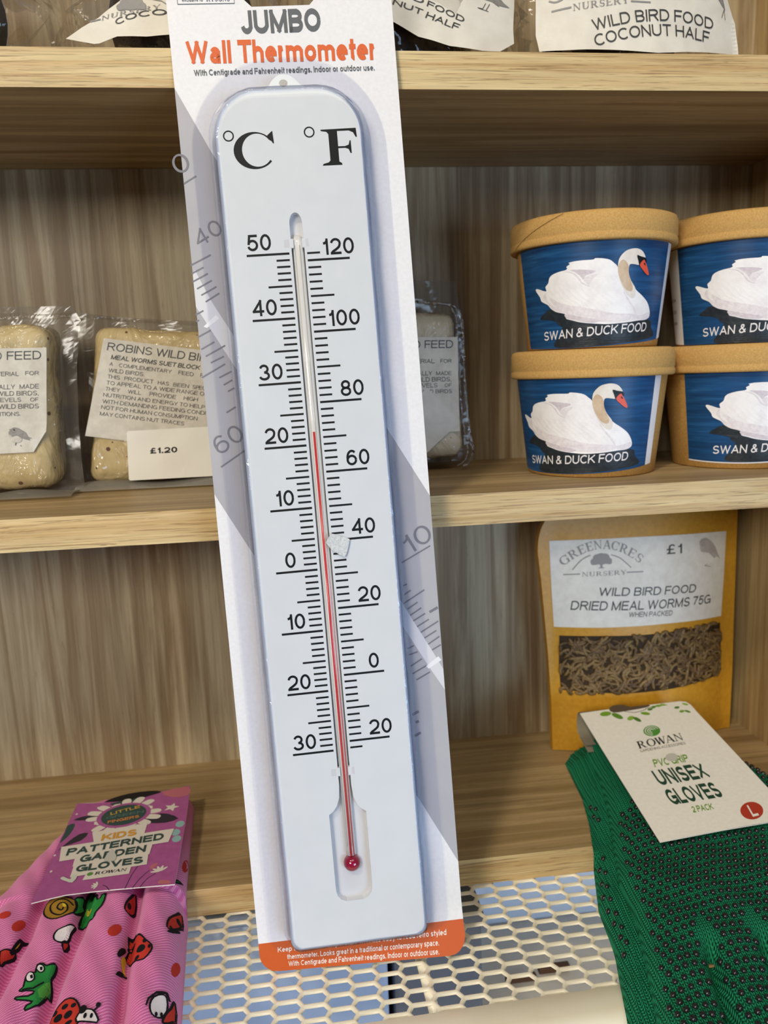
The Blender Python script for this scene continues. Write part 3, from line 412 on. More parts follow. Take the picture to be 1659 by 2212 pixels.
DATA['GREEN'] = {'outline': [(233.5, 107.5), (233.7, -39.7), (321.8, -32.9), (331.6, 94.8), (331.5, 107.7), (327.3, 110.9), (295.8, 109.4), (259.9, 108.7)], 'hole': [(259.6, 107.9), (264.9, 113.1), (274.1, 112.6), (278.8, 109.0), (295.8, 109.4), (292.1, 106.0), (271.2, 103.6), (261.8, 103.3)], 'logo': [(282.1, 74.8), (288.9, 73.8), (285.3, 81.5)], 'tR': [(261.9, 54.7), (302.1, 60.0), (263.3, 63.4)], 'tA': [(261.4, 50.4), (301.0, 54.6), (261.9, 53.3)], 'tV': [(264.4, 32.1), (293.3, 34.2), (266.3, 40.8)], 'tU': [(259.2, 12.1), (300.5, 15.2), (259.3, 28.5)], 'tG': [(258.5, -8.4), (299.0, -5.7), (258.4, 7.5)], 't2': [(269.2, -17.7), (285.3, -16.7), (270.3, -11.6)], 'L': [(310.6, -21.5), (318.5, -22.7), (315.5, -13.3)], 'tL': [(307.8, -27.5), (312.9, -26.7), (309.7, -16.4)], 'smudge': [(282.3, 41.0), (287.2, 40.3), (284.6, 45.6)], 'leaves': [(254.3, 102.7), (262.7, 98.2), (272.4, 93.5), (277.0, 91.1), (287.3, 97.9), (298.2, 105.6), (307.7, 107.7), (317.6, 102.3), (319.1, 96.6), (323.8, 95.9), (327.0, 106.1), (293.8, 102.9), (302.9, 106.7)], 'twig': [(271.2, 103.6), (279.3, 100.8), (288.5, 102.8), (293.9, 105.4), (311.6, 107.1)]}
DATA['S2'] = {'label': [(-127.4, 29.4), (-60.7, 19.0), (-27.4, 13.9), (-42.3, -55.6), (-118.2, -45.7), (-147.3, -40.7)], 'price': [(-117.3, -39.6), (-116.2, -38.5), (-59.6, -37.8), (-40.4, -37.6), (-36.8, -75.3), (-56.8, -75.3), (-117.9, -75.5), (-118.8, -74.6)], 'block': [(-135.7, 37.8), (-150.2, -67.0), (-135.9, 39.1), (-148.4, -75.5)], 'film': [(-148.3, 49.5), (-125.5, 46.3), (-108.8, 44.5), (-85.4, 42.6), (-61.8, 40.0), (-158.5, -80.5), (-133.8, -76.9), (-95.6, -79.7), (-75.2, -82.2)], 'price_t': [(-101.7, -56.1), (-81.7, -56.0), (-101.5, -51.8)]}
DATA['S2T'] = [('ROBINS WILD BI', (-125.9, 20.8), (-61.9, 10.9), (-124.3, 26.3)), ('RD FEED', (-60.7, 10.7), (-28.0, 5.7), (-59.1, 16.3)), ('MEAL WORMS SUET BLOCK', (-123.9, 14.3), (-60.9, 4.3), (-122.7, 17.4)), ('A', (-125.2, 9.7), (-122.8, 9.3), (-124.6, 12.4)), ('COMPLEMENTARY', (-118.6, 8.4), (-81.5, 2.4), (-117.9, 11.1)), ('FEED', (-76.6, 1.7), (-65.8, -0.2), (-75.9, 4.4)), ('FOR', (-60.9, -0.9), (-53.6, -2.1), (-60.2, 1.9)), ('WILD BIRDS.', (-126.4, 5.1), (-101.1, 1.1), (-125.7, 7.9)), ('THIS', (-127.5, 0.6), (-118.8, -0.8), (-126.9, 3.4)), ('PRODUCT', (-115.7, -1.3), (-95.2, -4.5), (-115.1, 1.5)), ('HAS', (-92.0, -5.1), (-84.1, -6.4), (-91.4, -2.4)), ('BEEN', (-81.0, -7.0), (-69.8, -8.7), (-80.4, -4.3)), ('SPECIALLY MADE', (-67.1, -9.2), (-36.8, -14.0), (-66.5, -6.5)), ('TO APPEAL TO A WIDE RANGE OF WILD BIRDS,', (-128.7, -3.8), (-29.6, -19.4), (-128.1, -1.0)), ('THEY', (-129.8, -8.1), (-119.7, -9.7), (-129.1, -5.5)), ('WILL', (-114.0, -10.8), (-104.6, -12.3), (-113.4, -8.0)), ('PROVIDE', (-98.7, -13.2), (-79.9, -16.4), (-98.0, -10.4)), ('HIGH', (-74.3, -17.2), (-64.1, -18.8), (-73.6, -14.4)), ('LEVELS', (-58.6, -19.6), (-43.5, -22.3), (-58.0, -16.9)), ('NUTRITION AND ENERGY TO HELP', (-131.8, -12.4), (-59.3, -24.6), (-131.2, -9.7)), ('WILD', (-57.3, -24.9), (-46.5, -26.7), (-56.7, -22.1)), ('WITH DEMANDING FEEDING COND', (-132.8, -17.1), (-60.0, -29.0), (-132.1, -14.3)), ('ITIONS.', (-59.6, -29.0), (-44.8, -31.5), (-59.0, -26.2)), ('NOT FOR HUMAN CONSUMPTION', (-134.1, -21.4), (-65.4, -33.0), (-133.4, -18.6)), ('MAY CONTAINS NUT TRACES', (-135.5, -26.1), (-75.4, -36.2), (-134.8, -23.3))]
DATA['S1'] = {'label': [(-212.9, 23.5), (-160.5, 23.0), (-165.8, -28.5), (-166.8, -34.5), (-176.6, -48.6), (-221.7, -49.0)], 'fold': [(-166.8, -34.5), (-176.6, -48.6), (-178.3, -41.1)], 'bird': [(-191.8, -32.1), (-190.2, -31.9), (-188.2, -30.9), (-185.7, -31.2), (-183.4, -32.6), (-180.4, -34.7), (-178.9, -37.8), (-176.6, -38.7), (-178.5, -39.1), (-178.2, -40.3), (-183.4, -38.6), (-186.9, -36.4), (-189.9, -37.3), (-191.4, -36.5), (-191.9, -34.2), (-190.6, -32.6)], 'belly': [(-192.0, -35.2), (-189.6, -37.3), (-187.0, -36.6), (-183.4, -38.8), (-184.6, -41.1), (-188.1, -41.4), (-191.1, -39.5)], 'legs': [(-187.5, -41.3), (-188.3, -43.3), (-185.3, -41.6), (-184.9, -43.5), (-189.9, -43.4), (-184.3, -44.0)], 'blk': [(-159.5, 36.5), (-152.0, 19.1), (-166.6, -72.5), (-189.3, 41.2), (-202.5, -73.3)], 'film': [(-188.0, 52.5), (-147.0, 52.3), (-144.1, 47.5), (-140.8, 42.3), (-147.6, 12.5), (-151.3, -33.1), (-151.6, -77.4), (-162.8, -79.5), (-203.3, -80.0), (-188.3, 49.9), (-147.4, 45.0)]}
DATA['S1T'] = [('D', (-195.2, 15.6), (-190.7, 15.5), (-194.6, 21.1)), ('ROBINS WILD BIR', (-238.7, 16.3), (-195.9, 15.6), (-238.0, 21.6)), ('FEED', (-187.3, 15.4), (-164.8, 15.2), (-186.7, 21.1)), ('MATERIAL', (-201.6, 4.8), (-180.8, 4.4), (-201.2, 7.7)), ('FOR', (-176.4, 4.7), (-167.3, 4.5), (-176.1, 7.4)), ('SPECIALLY', (-207.0, -4.1), (-184.3, -4.5), (-206.6, -0.9)), ('MADE', (-181.2, -4.5), (-168.3, -4.6), (-180.9, -1.4)), ('OF WILD BIRDS,', (-204.4, -8.6), (-169.0, -9.3), (-204.0, -5.5)), ('LEVELS', (-197.4, -13.0), (-181.1, -13.3), (-197.1, -10.1)), ('OF', (-175.1, -13.4), (-169.6, -13.5), (-174.8, -10.8)), ('HELP WILD BIRDS', (-209.8, -17.4), (-169.9, -18.3), (-209.4, -14.2)), ('CONDITIONS.', (-208.5, -22.3), (-182.6, -23.0), (-208.2, -19.5))]
DATA['S3'] = {'label': [(74.5, 24.4), (135.9, 22.5), (136.3, -50.4), (75.6, -49.9)], 'diam': [(110.9, -15.1), (112.8, -17.2), (135.3, -41.2), (136.2, -42.9), (134.9, -44.3), (109.6, -66.3), (83.5, -41.3)], 'blk': [(135.0, 41.6), (138.7, -6.1), (140.6, -69.0), (104.9, 42.3), (109.5, -69.7)], 'bead': [(105.2, 49.9), (127.6, 47.4), (133.6, 45.9), (138.0, 40.7), (140.2, 33.4), (141.2, 8.6), (142.2, -21.2), (144.8, -51.5), (147.3, -65.4), (145.3, -73.8), (138.9, -78.9)], 'film': [(102.7, 69.4), (142.3, 67.2), (146.3, 37.6), (149.4, -6.5), (151.9, -51.8), (153.8, -82.0), (135.7, -82.6), (110.7, -81.3)]}
DATA['S3T'] = [('D', (101.1, 14.8), (106.6, 14.8), (101.3, 20.8)), ('FEED', (110.0, 14.8), (132.2, 14.3), (110.2, 20.7)), ('MATERIAL', (91.8, 3.6), (117.5, 3.2), (91.9, 6.9)), ('FOR', (122.0, 3.1), (130.9, 2.9), (122.1, 6.1)), ('SPECIALLY', (91.5, -5.5), (115.3, -6.0), (91.6, -2.2)), ('MADE', (118.4, -6.1), (130.7, -6.4), (118.5, -3.1)), ('WILD BIRDS,', (101.2, -10.6), (130.5, -11.2), (101.3, -7.2)), ('LEVELS', (101.0, -15.1), (119.3, -15.4), (101.1, -11.8)), ('OF', (125.0, -15.5), (130.6, -15.5), (125.1, -12.7)), ('WILD', (106.2, -19.8), (115.8, -20.0), (106.3, -16.8)), ('BIRDS', (117.7, -19.9), (130.7, -20.3), (117.7, -16.9))]
DATA['PO'] = {'outline': [(218.6, -133.1), (213.6, -139.5), (211.1, -147.6), (210.2, -159.9), (213.2, -186.4), (219.1, -254.9), (221.7, -298.8), (222.9, -345.2), (400.1, -348.7), (399.9, -288.7), (399.9, -237.6), (400.6, -135.8)], 'label': [(220.6, -151.3), (296.6, -152.1), (389.5, -154.7), (388.0, -195.2), (385.7, -233.1), (323.4, -230.3), (265.7, -229.5), (224.4, -228.5), (222.2, -190.0)], 'win': [(228.8, -236.4), (265.7, -237.1), (300.8, -238.4), (339.4, -238.5), (384.5, -239.2), (386.4, -264.2), (384.1, -288.8), (357.2, -290.3), (331.5, -291.0), (286.2, -290.5), (252.0, -288.0), (229.8, -286.3), (228.4, -262.5)], 'arc': [(232.6, -174.3), (266.5, -154.3), (299.9, -174.9), (233.5, -176.4)], 'line': [(240.2, -177.7), (248.1, -169.3), (256.4, -165.2), (274.4, -165.8), (282.7, -169.3), (292.2, -178.0)], 'tree': [(265.6, -170.1), (275.6, -170.6), (265.9, -163.7), (266.3, -177.6)], 'n': [(248.4, -183.7), (287.7, -183.6), (248.5, -179.8)], 'l1': [(232.5, -181.5), (246.8, -181.4)], 'l2': [(288.0, -181.9), (303.3, -182.3)], 'p': [(326.5, -169.2), (341.7, -169.6), (327.0, -160.8)], 'bird': [(360.3, -160.7), (364.0, -158.7), (368.1, -158.8), (373.2, -162.4), (377.5, -167.9), (380.2, -174.6), (382.9, -179.3), (378.4, -176.5), (375.7, -177.9), (370.5, -172.7), (364.5, -171.3), (361.2, -169.6), (360.5, -164.6)], 'legs': [(365.2, -183.3), (372.2, -185.0), (368.7, -182.4)]}
DATA['POT'] = [('WILD BIRD FOOD', (261.9, -201.1), (354.9, -205.9), (263.4, -193.8)), ('DRIED MEAL WORMS 75G', (238.0, -213.0), (371.5, -218.5), (239.5, -204.9)), ('WHEN PACKED', (288.4, -221.2), (330.2, -223.5), (289.2, -216.7))]
DATA['BB'] = {'label': [(-120.4, 206.6), (-110.4, 212.0), (-99.2, 217.5), (-85.1, 227.5), (-72.6, 236.0), (-37.3, 239.0), (-24.4, 213.7), (-38.9, 202.9), (-57.0, 204.8), (-70.3, 204.0), (-88.0, 204.7), (-99.0, 201.1), (-102.6, 201.2), (-111.4, 203.8)], 'coco': [(-99.0, 201.0), (-88.0, 204.4), (-70.3, 203.8), (-57.0, 204.6), (-57.3, 196.6), (-89.7, 197.6)], 'n': [(-97.4, 215.2), (-61.3, 221.3), (-97.0, 218.0)], 'c': [(-87.8, 211.6), (-74.8, 215.9), (-57.5, 217.1), (-88.0, 214.3)], 'c2': [(-56.5, 217.2), (-31.2, 218.4), (-6.5, 216.5)], 'l': [(-104.4, 215.4), (-97.9, 216.2)], 'tree': [(-78.8, 223.9), (-69.6, 223.6), (-78.6, 227.2), (-78.5, 220.9)], 'lobe': [(-65.9, 227.3), (-60.3, 226.1), (-57.2, 223.9)], 'film': [(-137.4, 217.6), (-130.4, 208.9), (-120.4, 205.5), (-102.6, 201.1), (-110.2, 220.2), (-107.7, 229.6), (-112.7, 237.7), (-119.5, 238.7)]}
DATA['BC'] = {'label': [(60.3, 241.5), (170.0, 252.2), (167.7, 239.4), (164.6, 218.5), (164.2, 208.6), (153.1, 201.6), (139.3, 200.0), (117.6, 201.2), (97.2, 206.1), (82.1, 215.0), (51.9, 225.7)], 'f': [(104.2, 226.4), (128.2, 217.3), (105.6, 230.2)], 'h': [(81.8, 226.7), (100.6, 220.3), (83.2, 230.2)], 'h2': [(102.6, 218.7), (123.9, 211.7), (104.6, 222.7)], 'f0': [(79.2, 236.5), (101.9, 227.4), (80.6, 240.4)], 'legs': [(145.4, 232.8), (142.9, 228.8), (148.2, 232.6), (145.2, 228.0), (139.2, 229.0), (147.0, 227.5)], 'tail': [(140.3, 236.0), (149.6, 235.9), (154.3, 240.0), (159.1, 235.2), (163.2, 232.6), (154.5, 232.7), (155.4, 231.5), (150.3, 234.4)], 'film': [(164.7, 228.2), (168.6, 239.6), (182.6, 240.2), (181.1, 220.6), (182.3, 204.4), (163.8, 203.1)]}
DATA['BD'] = {'label': [(176.9, 253.5), (298.9, 255.4), (309.6, 234.9), (316.0, 220.8), (318.1, 200.7), (251.2, 193.7), (177.1, 199.0), (175.3, 209.1)], 'n': [(197.6, 221.4), (232.4, 224.0), (197.5, 225.5)], 'l1': [(184.9, 222.6), (196.7, 223.7)], 'l2': [(233.6, 225.2), (246.9, 224.8)], 'w': [(209.8, 207.9), (250.2, 213.5), (294.7, 212.6), (209.0, 215.6)], 'c': [(210.7, 198.2), (249.9, 204.3), (291.0, 203.5), (210.2, 205.2)], 'G': [(183.7, 229.3), (187.9, 228.0), (193.2, 230.5), (191.7, 234.8)], 'legs': [(305.8, 227.9), (303.3, 222.0), (306.7, 221.2)], 'tail': [(298.2, 235.5), (304.8, 233.9), (306.9, 227.4), (302.9, 230.4)], 'film': [(161.3, 220.8), (166.4, 233.3), (177.5, 231.1), (175.3, 209.1), (178.0, 198.5), (162.1, 201.4), (298.0, 232.4), (314.5, 235.4), (311.8, 230.1)]}

# ------------------------------------------------------------------ the setting
D, Z1T, Z1B, Z2T, Z2B, Z3, ZM = .18325, .1833, .16239, -.08189, -.10265, -.34413, -.3645
XR, XL = .4125, -.62
b = MB(); b.box((-3, -3.2, -1.32), (3, 1.2, -1.30), grained('shop_floor', '#77716a', '#8b857c', 6, .6)); o = b.build('floor'); o['kind'] = 'structure'
b = MB(); b.box((-3, 1.0, -1.30), (3, 1.1, 1.9), flat('#cfc8bb', .8)); o = b.build('wall_back'); o['kind'] = 'structure'

# ------------------------------------------------------------------ wooden shelving unit
sh = thing('shelving_unit', 'pale oak laminate shelving unit holding the bird food on its open shelves', 'shelving', (0, .1, Z3 - .0201))
TH = .0201
def board(z0, z1):
    b = MB(); b.box((XL, 0, z0), (XR, D, z1), M_BOARD, [M_BOARD, M_BOARD, M_EDGE, M_EDGE, M_BOARD, M_EDGE]); return b
board(Z1B, Z1T).build('shelf', sh, bevel=.0006); board(Z2B, Z2T).build('shelf', sh, bevel=.0006)
board(Z3 - TH, Z3).build('base_board', sh, bevel=.0006); board(.455, .476).build('unseen_top_board', sh, bevel=.0006)  # uppermost board is out of view, added to dim the top compartment
b = MB(); b.box((XL - .02, D, Z3 - TH), (XR + .02, D + .012, .476), M_BACK); b.build('back_panel', sh)
def sidep(x0, x1):
    b = MB(); b.box((x0, 0, Z3 - TH), (x1, D, .476), M_SIDE, [M_SIDE, M_SIDE, M_EDGE_V, M_SIDE, M_SIDE, M_SIDE]); return b
M_EDGE_V = wood('oak_upright_lit_edge', 2, '#d6bd8d', '#c09f6c', '#7d5f3c', .7, wide=1.3)  # same laminate, front-lit brightness put into the colour
sidep(XR, XR + .02).build('side_panel', sh, bevel=.0006); sidep(XL - .02, XL).build('side_panel', sh, bevel=.0006)

# ------------------------------------------------------------------ cream expanded-metal display shelf
M_CREAM = grained('cream_paint', '#efe7cf', '#f3ecd8', 30, .32, 0, 0, .5)
tr = thing('wire_display_shelf', 'cream painted metal shelf of elongated hexagon mesh with a solid front lip', 'shelf', (.1, -.02, ZM))
AX, AY, RA = .1536, -.0915, .0215
def tray(x, y, z): 
    dx, dy = x - AX, y - AY; return (AX + dx * math.cos(RA) - dy * math.sin(RA), AY + dx * math.sin(RA) + dy * math.cos(RA), z)
b = MB(); px, py = .0156, .01079
def hexa(cx, cy, bb, hh, cc, z): return [tray(cx + x, cy + y, z) for x, y in ((-bb, hh), (-cc, 0), (-bb, -hh), (bb, -hh), (cc, 0), (bb, hh))]
for i in range(-36, 19):
    for j in range(-2, 12):
        cx, cy = AX + i * px, AY + j * py + (py / 2 if i % 2 else 0)
        b.loft([hexa(cx, cy, .0054, .0038, .0078, ZM - .0015), hexa(cx, cy, .0062, py / 2, .0094, ZM - .0015)], M_CREAM, smooth=False)
        b.loft([hexa(cx, cy, .0062, py / 2, .0094, ZM), hexa(cx, cy, .0059, .0047, .0087, ZM - .0001), hexa(cx, cy, .0055, .0041, .0080, ZM - .0006), hexa(cx, cy, .0054, .0038, .0078, ZM - .0011), hexa(cx, cy, .0054, .0038, .0078, ZM - .0015)], M_CREAM, smooth=True)
b.build('mesh_panel', tr)
b = MB(); prof = [(-.1052, ZM - .0022), (-.1052, ZM + .0002), (-.1056, ZM + .0005), (-.121, ZM + .0005)] + [(-.121 - .013 * math.sin(a), ZM - .0125 + .013 * math.cos(a)) for a in [i * math.pi / 16 for i in range(1, 9)]] + [(-.134, ZM - .045), (-.1325, ZM - .045), (-.1325, ZM - .012)]
b.loft([[tray(x, y - .0005, z) for y, z in prof] for x in (-.42, .46)], M_CREAM, closed=False)
b.build('front_lip', tr)
for i, x in enumerate((-.21, .0665, .34)):
    b = MB(); b.tube([tray(x, -.128, ZM - .0050), tray(x, .17, ZM - .0050)], .0033, M_CREAM, 14); b.build('support_rod', tr)
b = MB(); b.box((-.45, .030, ZM - .0024), (.46, D + .01, ZM - .0001), M_CREAM); b.build('rear_strip', tr)

# what stands on the board below the mesh
ZL = -.505
b = MB(); b.box((-.5, -.30, ZL - .018), (.55, .50, ZL), grained('lower_board', '#e4dcd0', '#efe8de', 8, .5)); o = b.build('lower_shelf_board')
o['label'] = 'pale greyish board lower down, seen through the mesh'; o['category'] = 'shelf'
def crate(a, c, h, h2, label, cat):
    m = grained('box_' + h.strip('#'), h, h2, 5, .5, 0, 0, .3); t = thing('storage_box', label, cat, ((a[0] + c[0]) / 2, (a[1] + c[1]) / 2, a[2]))
    b = MB(); b.box(a, (c[0], c[1], c[2] - .010), m); b.build('box_body', t, bevel=.003)
    b = MB(); b.box((a[0] - .002, a[1] - .0015, c[2] - .0098), (c[0] + .002, c[1] + .0015, c[2]), m); b.build('lid', t, bevel=.002); return t
crate((-.46, .012, ZL), (.052, .30, -.3746), '#abbfde', '#b7c9e5', 'steel blue lidded box under the mesh at the left', 'box')
crate((.098, .134, ZL), (.50, .33, -.3746), '#e3eefe', '#eaf2ff', 'pale sky blue box under the mesh, behind at the right', 'box')
crate((.0566, .016, ZL), (.124, .125, -.40), '#6c7079', '#777b84', 'slate box standing for a dark shadow-like stretch under the mesh between the blue ones', 'box')  # dark box made up for a shadow-like darkening between the blues
for i, (x0, y0, x1, y1) in enumerate(((.155, .062, .181, .067), (.185, .068, .212, .074))):
    b = MB(); b.box((x0, y0, ZL + .0004), (x1, y1, ZL + .006), flat('#5d3f26', .6)); o = b.build('wooden_strip', bevel=.001); o['category'] = 'strip'
    o['label'] = ('short brown strip on the board under the mesh, nearer the thermometer', 'short brown strip on the board under the mesh, nearer the green gloves')[i]

# ------------------------------------------------------------------ jumbo wall thermometer in its blister pack
CO, CM = Vector(DATA['cardpose'][0]), DATA['cardpose'][1]
CX, CN, CZ = Vector((CM[0][0], CM[1][0], CM[2][0])), -Vector((CM[0][1], CM[1][1], CM[2][1])), Vector((CM[0][2], CM[1][2], CM[2][2]))
def cardp(u, v, n=0.0):   # millimetres on the card -> world; the foot of the card curls forward where it stands on the mesh
    k = max(0.0, (30 - v) / 30.0); n2 = n + (9.5 * k ** 1.6 * (u + 64) / 128 if n < 3 else 0)
    return tuple(CO + (CX * u + CZ * v + CN * n2) / 1000)
th = thing('wall_thermometer', 'jumbo white wall thermometer sealed in clear blister on a tall white and orange card', 'thermometer', cardp(0, 0))
b = MB()
def rrect(x0, y0, x1, y1, r4, n=8):
    out = []
    for (cx, cy, a0), r in zip(((x1, y1, 0), (x0, y1, 90), (x0, y0, 180), (x1, y0, 270)), r4):
        sx, sy = (1 if cx == x1 else -1), (1 if cy == y1 else -1)
        for i in range(n + 1):
            a = math.radians(a0 + 90 * i / n); out.append((cx - sx * r + r * math.cos(a), cy - sy * r + r * math.sin(a)))
    return out
# card sheet with the euro-slot hole, 0.6 mm board
HW = 63.9; HT = 603.0
rows = [0, 1, 2, 4, 7, 11, 16, 22, 30, 60, 120, 200, 300, 400, 500, 560, 566]
out = rrect(-HW, 0, HW, HT, (12, 12, 11, 11))
def clip_band(v0, v1):   # outline between two heights
    def xs(v):
        k = 11
        if v < k: return HW - (k - math.sqrt(max(0, k * k - (k - v) ** 2)))
        if v > HT - 12: q = v - (HT - 12); return HW - (12 - math.sqrt(max(0, 144 - q * q)))
        return HW
    return xs(v0), xs(v1)
def strip(v0, v1, mat, lay=0.0, u0=None, u1=None):
    a, c = clip_band(v0, v1); N = 12
    P0 = [(-a if u0 is None else u0) + ((a if u1 is None else u1) - (-a if u0 is None else u0)) * i / N for i in range(N + 1)]
    P1 = [(-c if u0 is None else u0) + ((c if u1 is None else u1) - (-c if u0 is None else u0)) * i / N for i in range(N + 1)]
    b.add([cardp(u, v0, lay) for u in P0] + [cardp(u, v1, lay) for u in P1], [(i, i + 1, N + 2 + i, N + 1 + i) for i in range(N)], mat, True)
vb = [0, .5, 1, 2, 3.5, 5, 7, 9, 11, 14, 18.6]
for a, c in zip(vb, vb[1:]): strip(a, c, M_ORANGE2)
vs_ = [18.6, 22, 26, 30, 60, 120, 200, 300, 400, 500, 571.4]
for a, c in zip(vs_, vs_[1:]): strip(a, c, M_CARD)
for v0, v1 in ((571.4, 576), (576, 580), (580, 590)): strip(v0, v1, M_CARD, 0, None, -20.5); strip(v0, v1, M_CARD, 0, 20.4, None)
for s_, x in ((-1, -20.5), (1, 20.4)): b.add([cardp(x, 571.4, 0), cardp(x, 575.4, 0), cardp(x - s_ * 4, 571.4, 0)], [(0, 1, 2)], M_CARD)
vt = [590, 592, 595, 598, 600, 601.5, 602.5, 603]
for a, c in zip(vt, vt[1:]): strip(a, c, M_CARD)
M_BACKC = flat('#b9b6b2', .7)
for a, c in zip([0, 1, 3, 7, 14, 30, 200, 400], [1, 3, 7, 14, 30, 200, 400, 571.4]): strip(a, c, M_BACKC, -.7)
strip(571.4, 590, M_BACKC, -.7, None, -20.5); strip(571.4, 590, M_BACKC, -.7, 20.4, None); strip(590, 596, M_BACKC, -.7)
def edge(pts): b.add([cardp(u, v, 0) for u, v in pts] + [cardp(u, v, -.7) for u, v in pts], [(i, i + 1, len(pts) + i + 1, len(pts) + i) for i in range(len(pts) - 1)], M_WHITE)
edge([(-clip_band(v, v)[0], v) for v in vb + vs_ + vt]); edge([(clip_band(v, v)[0], v) for v in vb + vs_ + vt]); edge([(-52.9, 0), (-20, 0), (20, 0), (52.9, 0)])
P = Print(b, lambda x, y, l: cardp(x, y, .05 + .06 * l))
# the grey diagonal picture printed on the card
M_DIAG = grained('print_grey', '#a9a7ad', '#b3b1b6', 12, .38, 0, 0); M_DIAGD = flat('#77757e', .4); M_DIAGL = flat('#d6d5da', .4); M_DGT = flat('#6d6a73', .4)
P.poly([(-HW, 528.5), (-47, 493), (HW, 285), (HW, 55), (43, 97), (-47, 264), (-HW, 297)], M_DIAG, 0)
K = DATA['CARD']
P.poly([(-62.5, 427), (-54.5, 408), (-46, 392), (60, 186), (HW, 178), (HW, 165), (57, 177), (-47, 374), (-57, 393), (HW * -1, 406), (-HW, 424)], M_DIAGL, 1)
for k in ('clipL', 'clipR'): P.poly(K[k], flat('#e9e8ec', .4), 2)
def ticks(seq):
    for i in range(0, len(seq) - 1, 2): P.line([seq[i], seq[i + 1]], .9, M_DIAGD, 2)
for k in ('L40line', 'ticksL', 'ticksL2', 'ticksL3', 'ticksR', 'ticksR2'): ticks(K[k])
P.line([(-58.5, 312.5), (-44, 321)], .9, M_DIAGD, 2); P.line([(-64, 475.5), (-56.5, 479.5)], .9, M_DIAGD, 2); P.line([(43.5, 246), (61.7, 254.7)], .9, M_DIAGD, 2); P.line(K['Rm'], 1.6, M_DIAGD, 2)
P.text('40', (-58.8, 439.3), (-43.8, 447.3), (-62.8, 447.5), M_DIAGD, 3, .0); P.text('60', (-58.3, 319.3), (-42.5, 328.5), (-63.3, 328.5), M_DIAGD, 3)
P.text('0', (-66.5, 480), (-58.2, 484.5), (-71, 489.5), M_DIAGD, 3); P.text('10', (49.2, 250.4), (64.5, 259.2), (44.0, 260.6), M_DIAGD, 3)
for s_ in ([(42.5, 151.5), (46.7, 153.3)], [(44.2, 146.5), (46.3, 147.2)], [(43.0, 138.0), (46.9, 139.9)]): P.line(s_, 1.6, M_DIAGD, 2)
# lettering
P.text('JUMBO', (-23.4, 556.5), (22.0, 556.5), (-23.4, 569.4), M_GREY, 3, .045)
P.text('Wall Thermometer', (-55.6, 541.3), (51.6, 539.6), (-55.4, 554.0), M_ORANGE, 3, .040)
P.text('With Centigrade and Fahrenheit readings. Indoor or outdoor use.', (-52.3, 534.7), (50.9, 533.7), (-52.3, 538.1), M_GREY, 3, .03)
P.line([(-57.6, 590), (-57.6, 574.0), (-25.9, 573.5), (-25.9, 590)], .45, M_GREY, 3)
P.text('exclusive to', (-55.0, 575.3), (-43.5, 575.1), (-55.0, 578.0), M_GREY, 3, .02); P.text('RYSONS', (-41.5, 575.1), (-28.5, 574.8), (-41.5, 578.6), flat('#2b2f5a', .4), 3, serif=True)
MW = flat('#efe4dd', .4)
P.text('Keep track of the temperature with this easy to read retro styled', (-52.6, 12.0), (52.3, 11.0), (-52.4, 15.2), MW, 3, .022)
P.text('thermometer. Looks great in a traditional or contemporary space.', (-47.2, 7.0), (47.0, 5.9), (-47.0, 10.2), MW, 3, .022)
P.text('With Centigrade and Fahrenheit readings. Indoor or outdoor use.', (-46.8, 2.6), (46.4, 1.3), (-46.6, 5.8), MW, 3, .022)
b.build('backing_card', th)

# the white plastic thermometer itself
BN = 14.0
b = MB(); X0, X1, V0, V1 = -42.9, 39.7, 19.2, 520.6
outer = rrect(X0, V0, X1, V1, (25, 25, 6, 6), 10); inner = rrect(X0 + 1.4, V0 + 1.4, X1 - 1.4, V1 - 1.4, (23.8, 23.8, 5, 5), 10); mid = rrect(X0 + .35, V0 + .35, X1 - .35, V1 - .35, (24.7, 24.7, 5.7, 5.7), 10)
GX = -2.35
groove = [(GX - 3.6, 135), (GX - 3.6, 118), (GX - 4.2, 111), (GX - 6.0, 106), (GX - 8.2, 103), (GX - 11.1, 101)]
gl = [(GX - 3.6, 446)] + groove + [(GX - 11, 54), (GX - 10.2, 50.5), (GX - 8.2, 48), (GX - 5, 46.6)]
gr = [(2 * GX - x, v) for x, v in reversed(gl)]
topc = [(GX + 3.6 * math.cos(a), 446 + 6 * math.sin(a)) for a in [math.radians(q) for q in range(18, 163, 18)]]
gloop = gl + gr + topc
bm = bmesh.new()
def loopv(pts, n): return [bm.verts.new(cardp(u, v, n)) for u, v in pts]
vi = loopv(inner, BN); vg = loopv(gloop, BN)
es = [bm.edges.new((vv[i], vv[(i + 1) % len(vv)])) for vv in (vi, vg) for i in range(len(vv))]
bmesh.ops.triangle_fill(bm, use_beauty=True, use_dissolve=False, edges=es, normal=CN)
bm.verts.index_update(); b.add([v.co.copy() for v in bm.verts], [tuple(v.index for v in f.verts) for f in bm.faces], M_BODY); bm.free()
b.loft([[cardp(u, v, 2.0) for u, v in outer], [cardp(u, v, BN - 1.6) for u, v in outer], [cardp(u, v, BN - .45) for u, v in mid], [cardp(u, v, BN) for u, v in inner]], M_BODY)
gin = [(GX + (x - GX) * .985, v) for x, v in gloop]
b.loft([[cardp(u, v, BN) for u, v in gloop], [cardp(u, v, BN - 5.0) for u, v in gin]], M_BODY, smooth=False)
PB = Print(b, lambda x, y, l: cardp(x, y, BN + .02 + .06 * l)); PG = Print(b, lambda x, y, l: cardp(x, y, BN - 5.0 + .05 * l))
PG.poly(gin, M_GROOVE, 0)
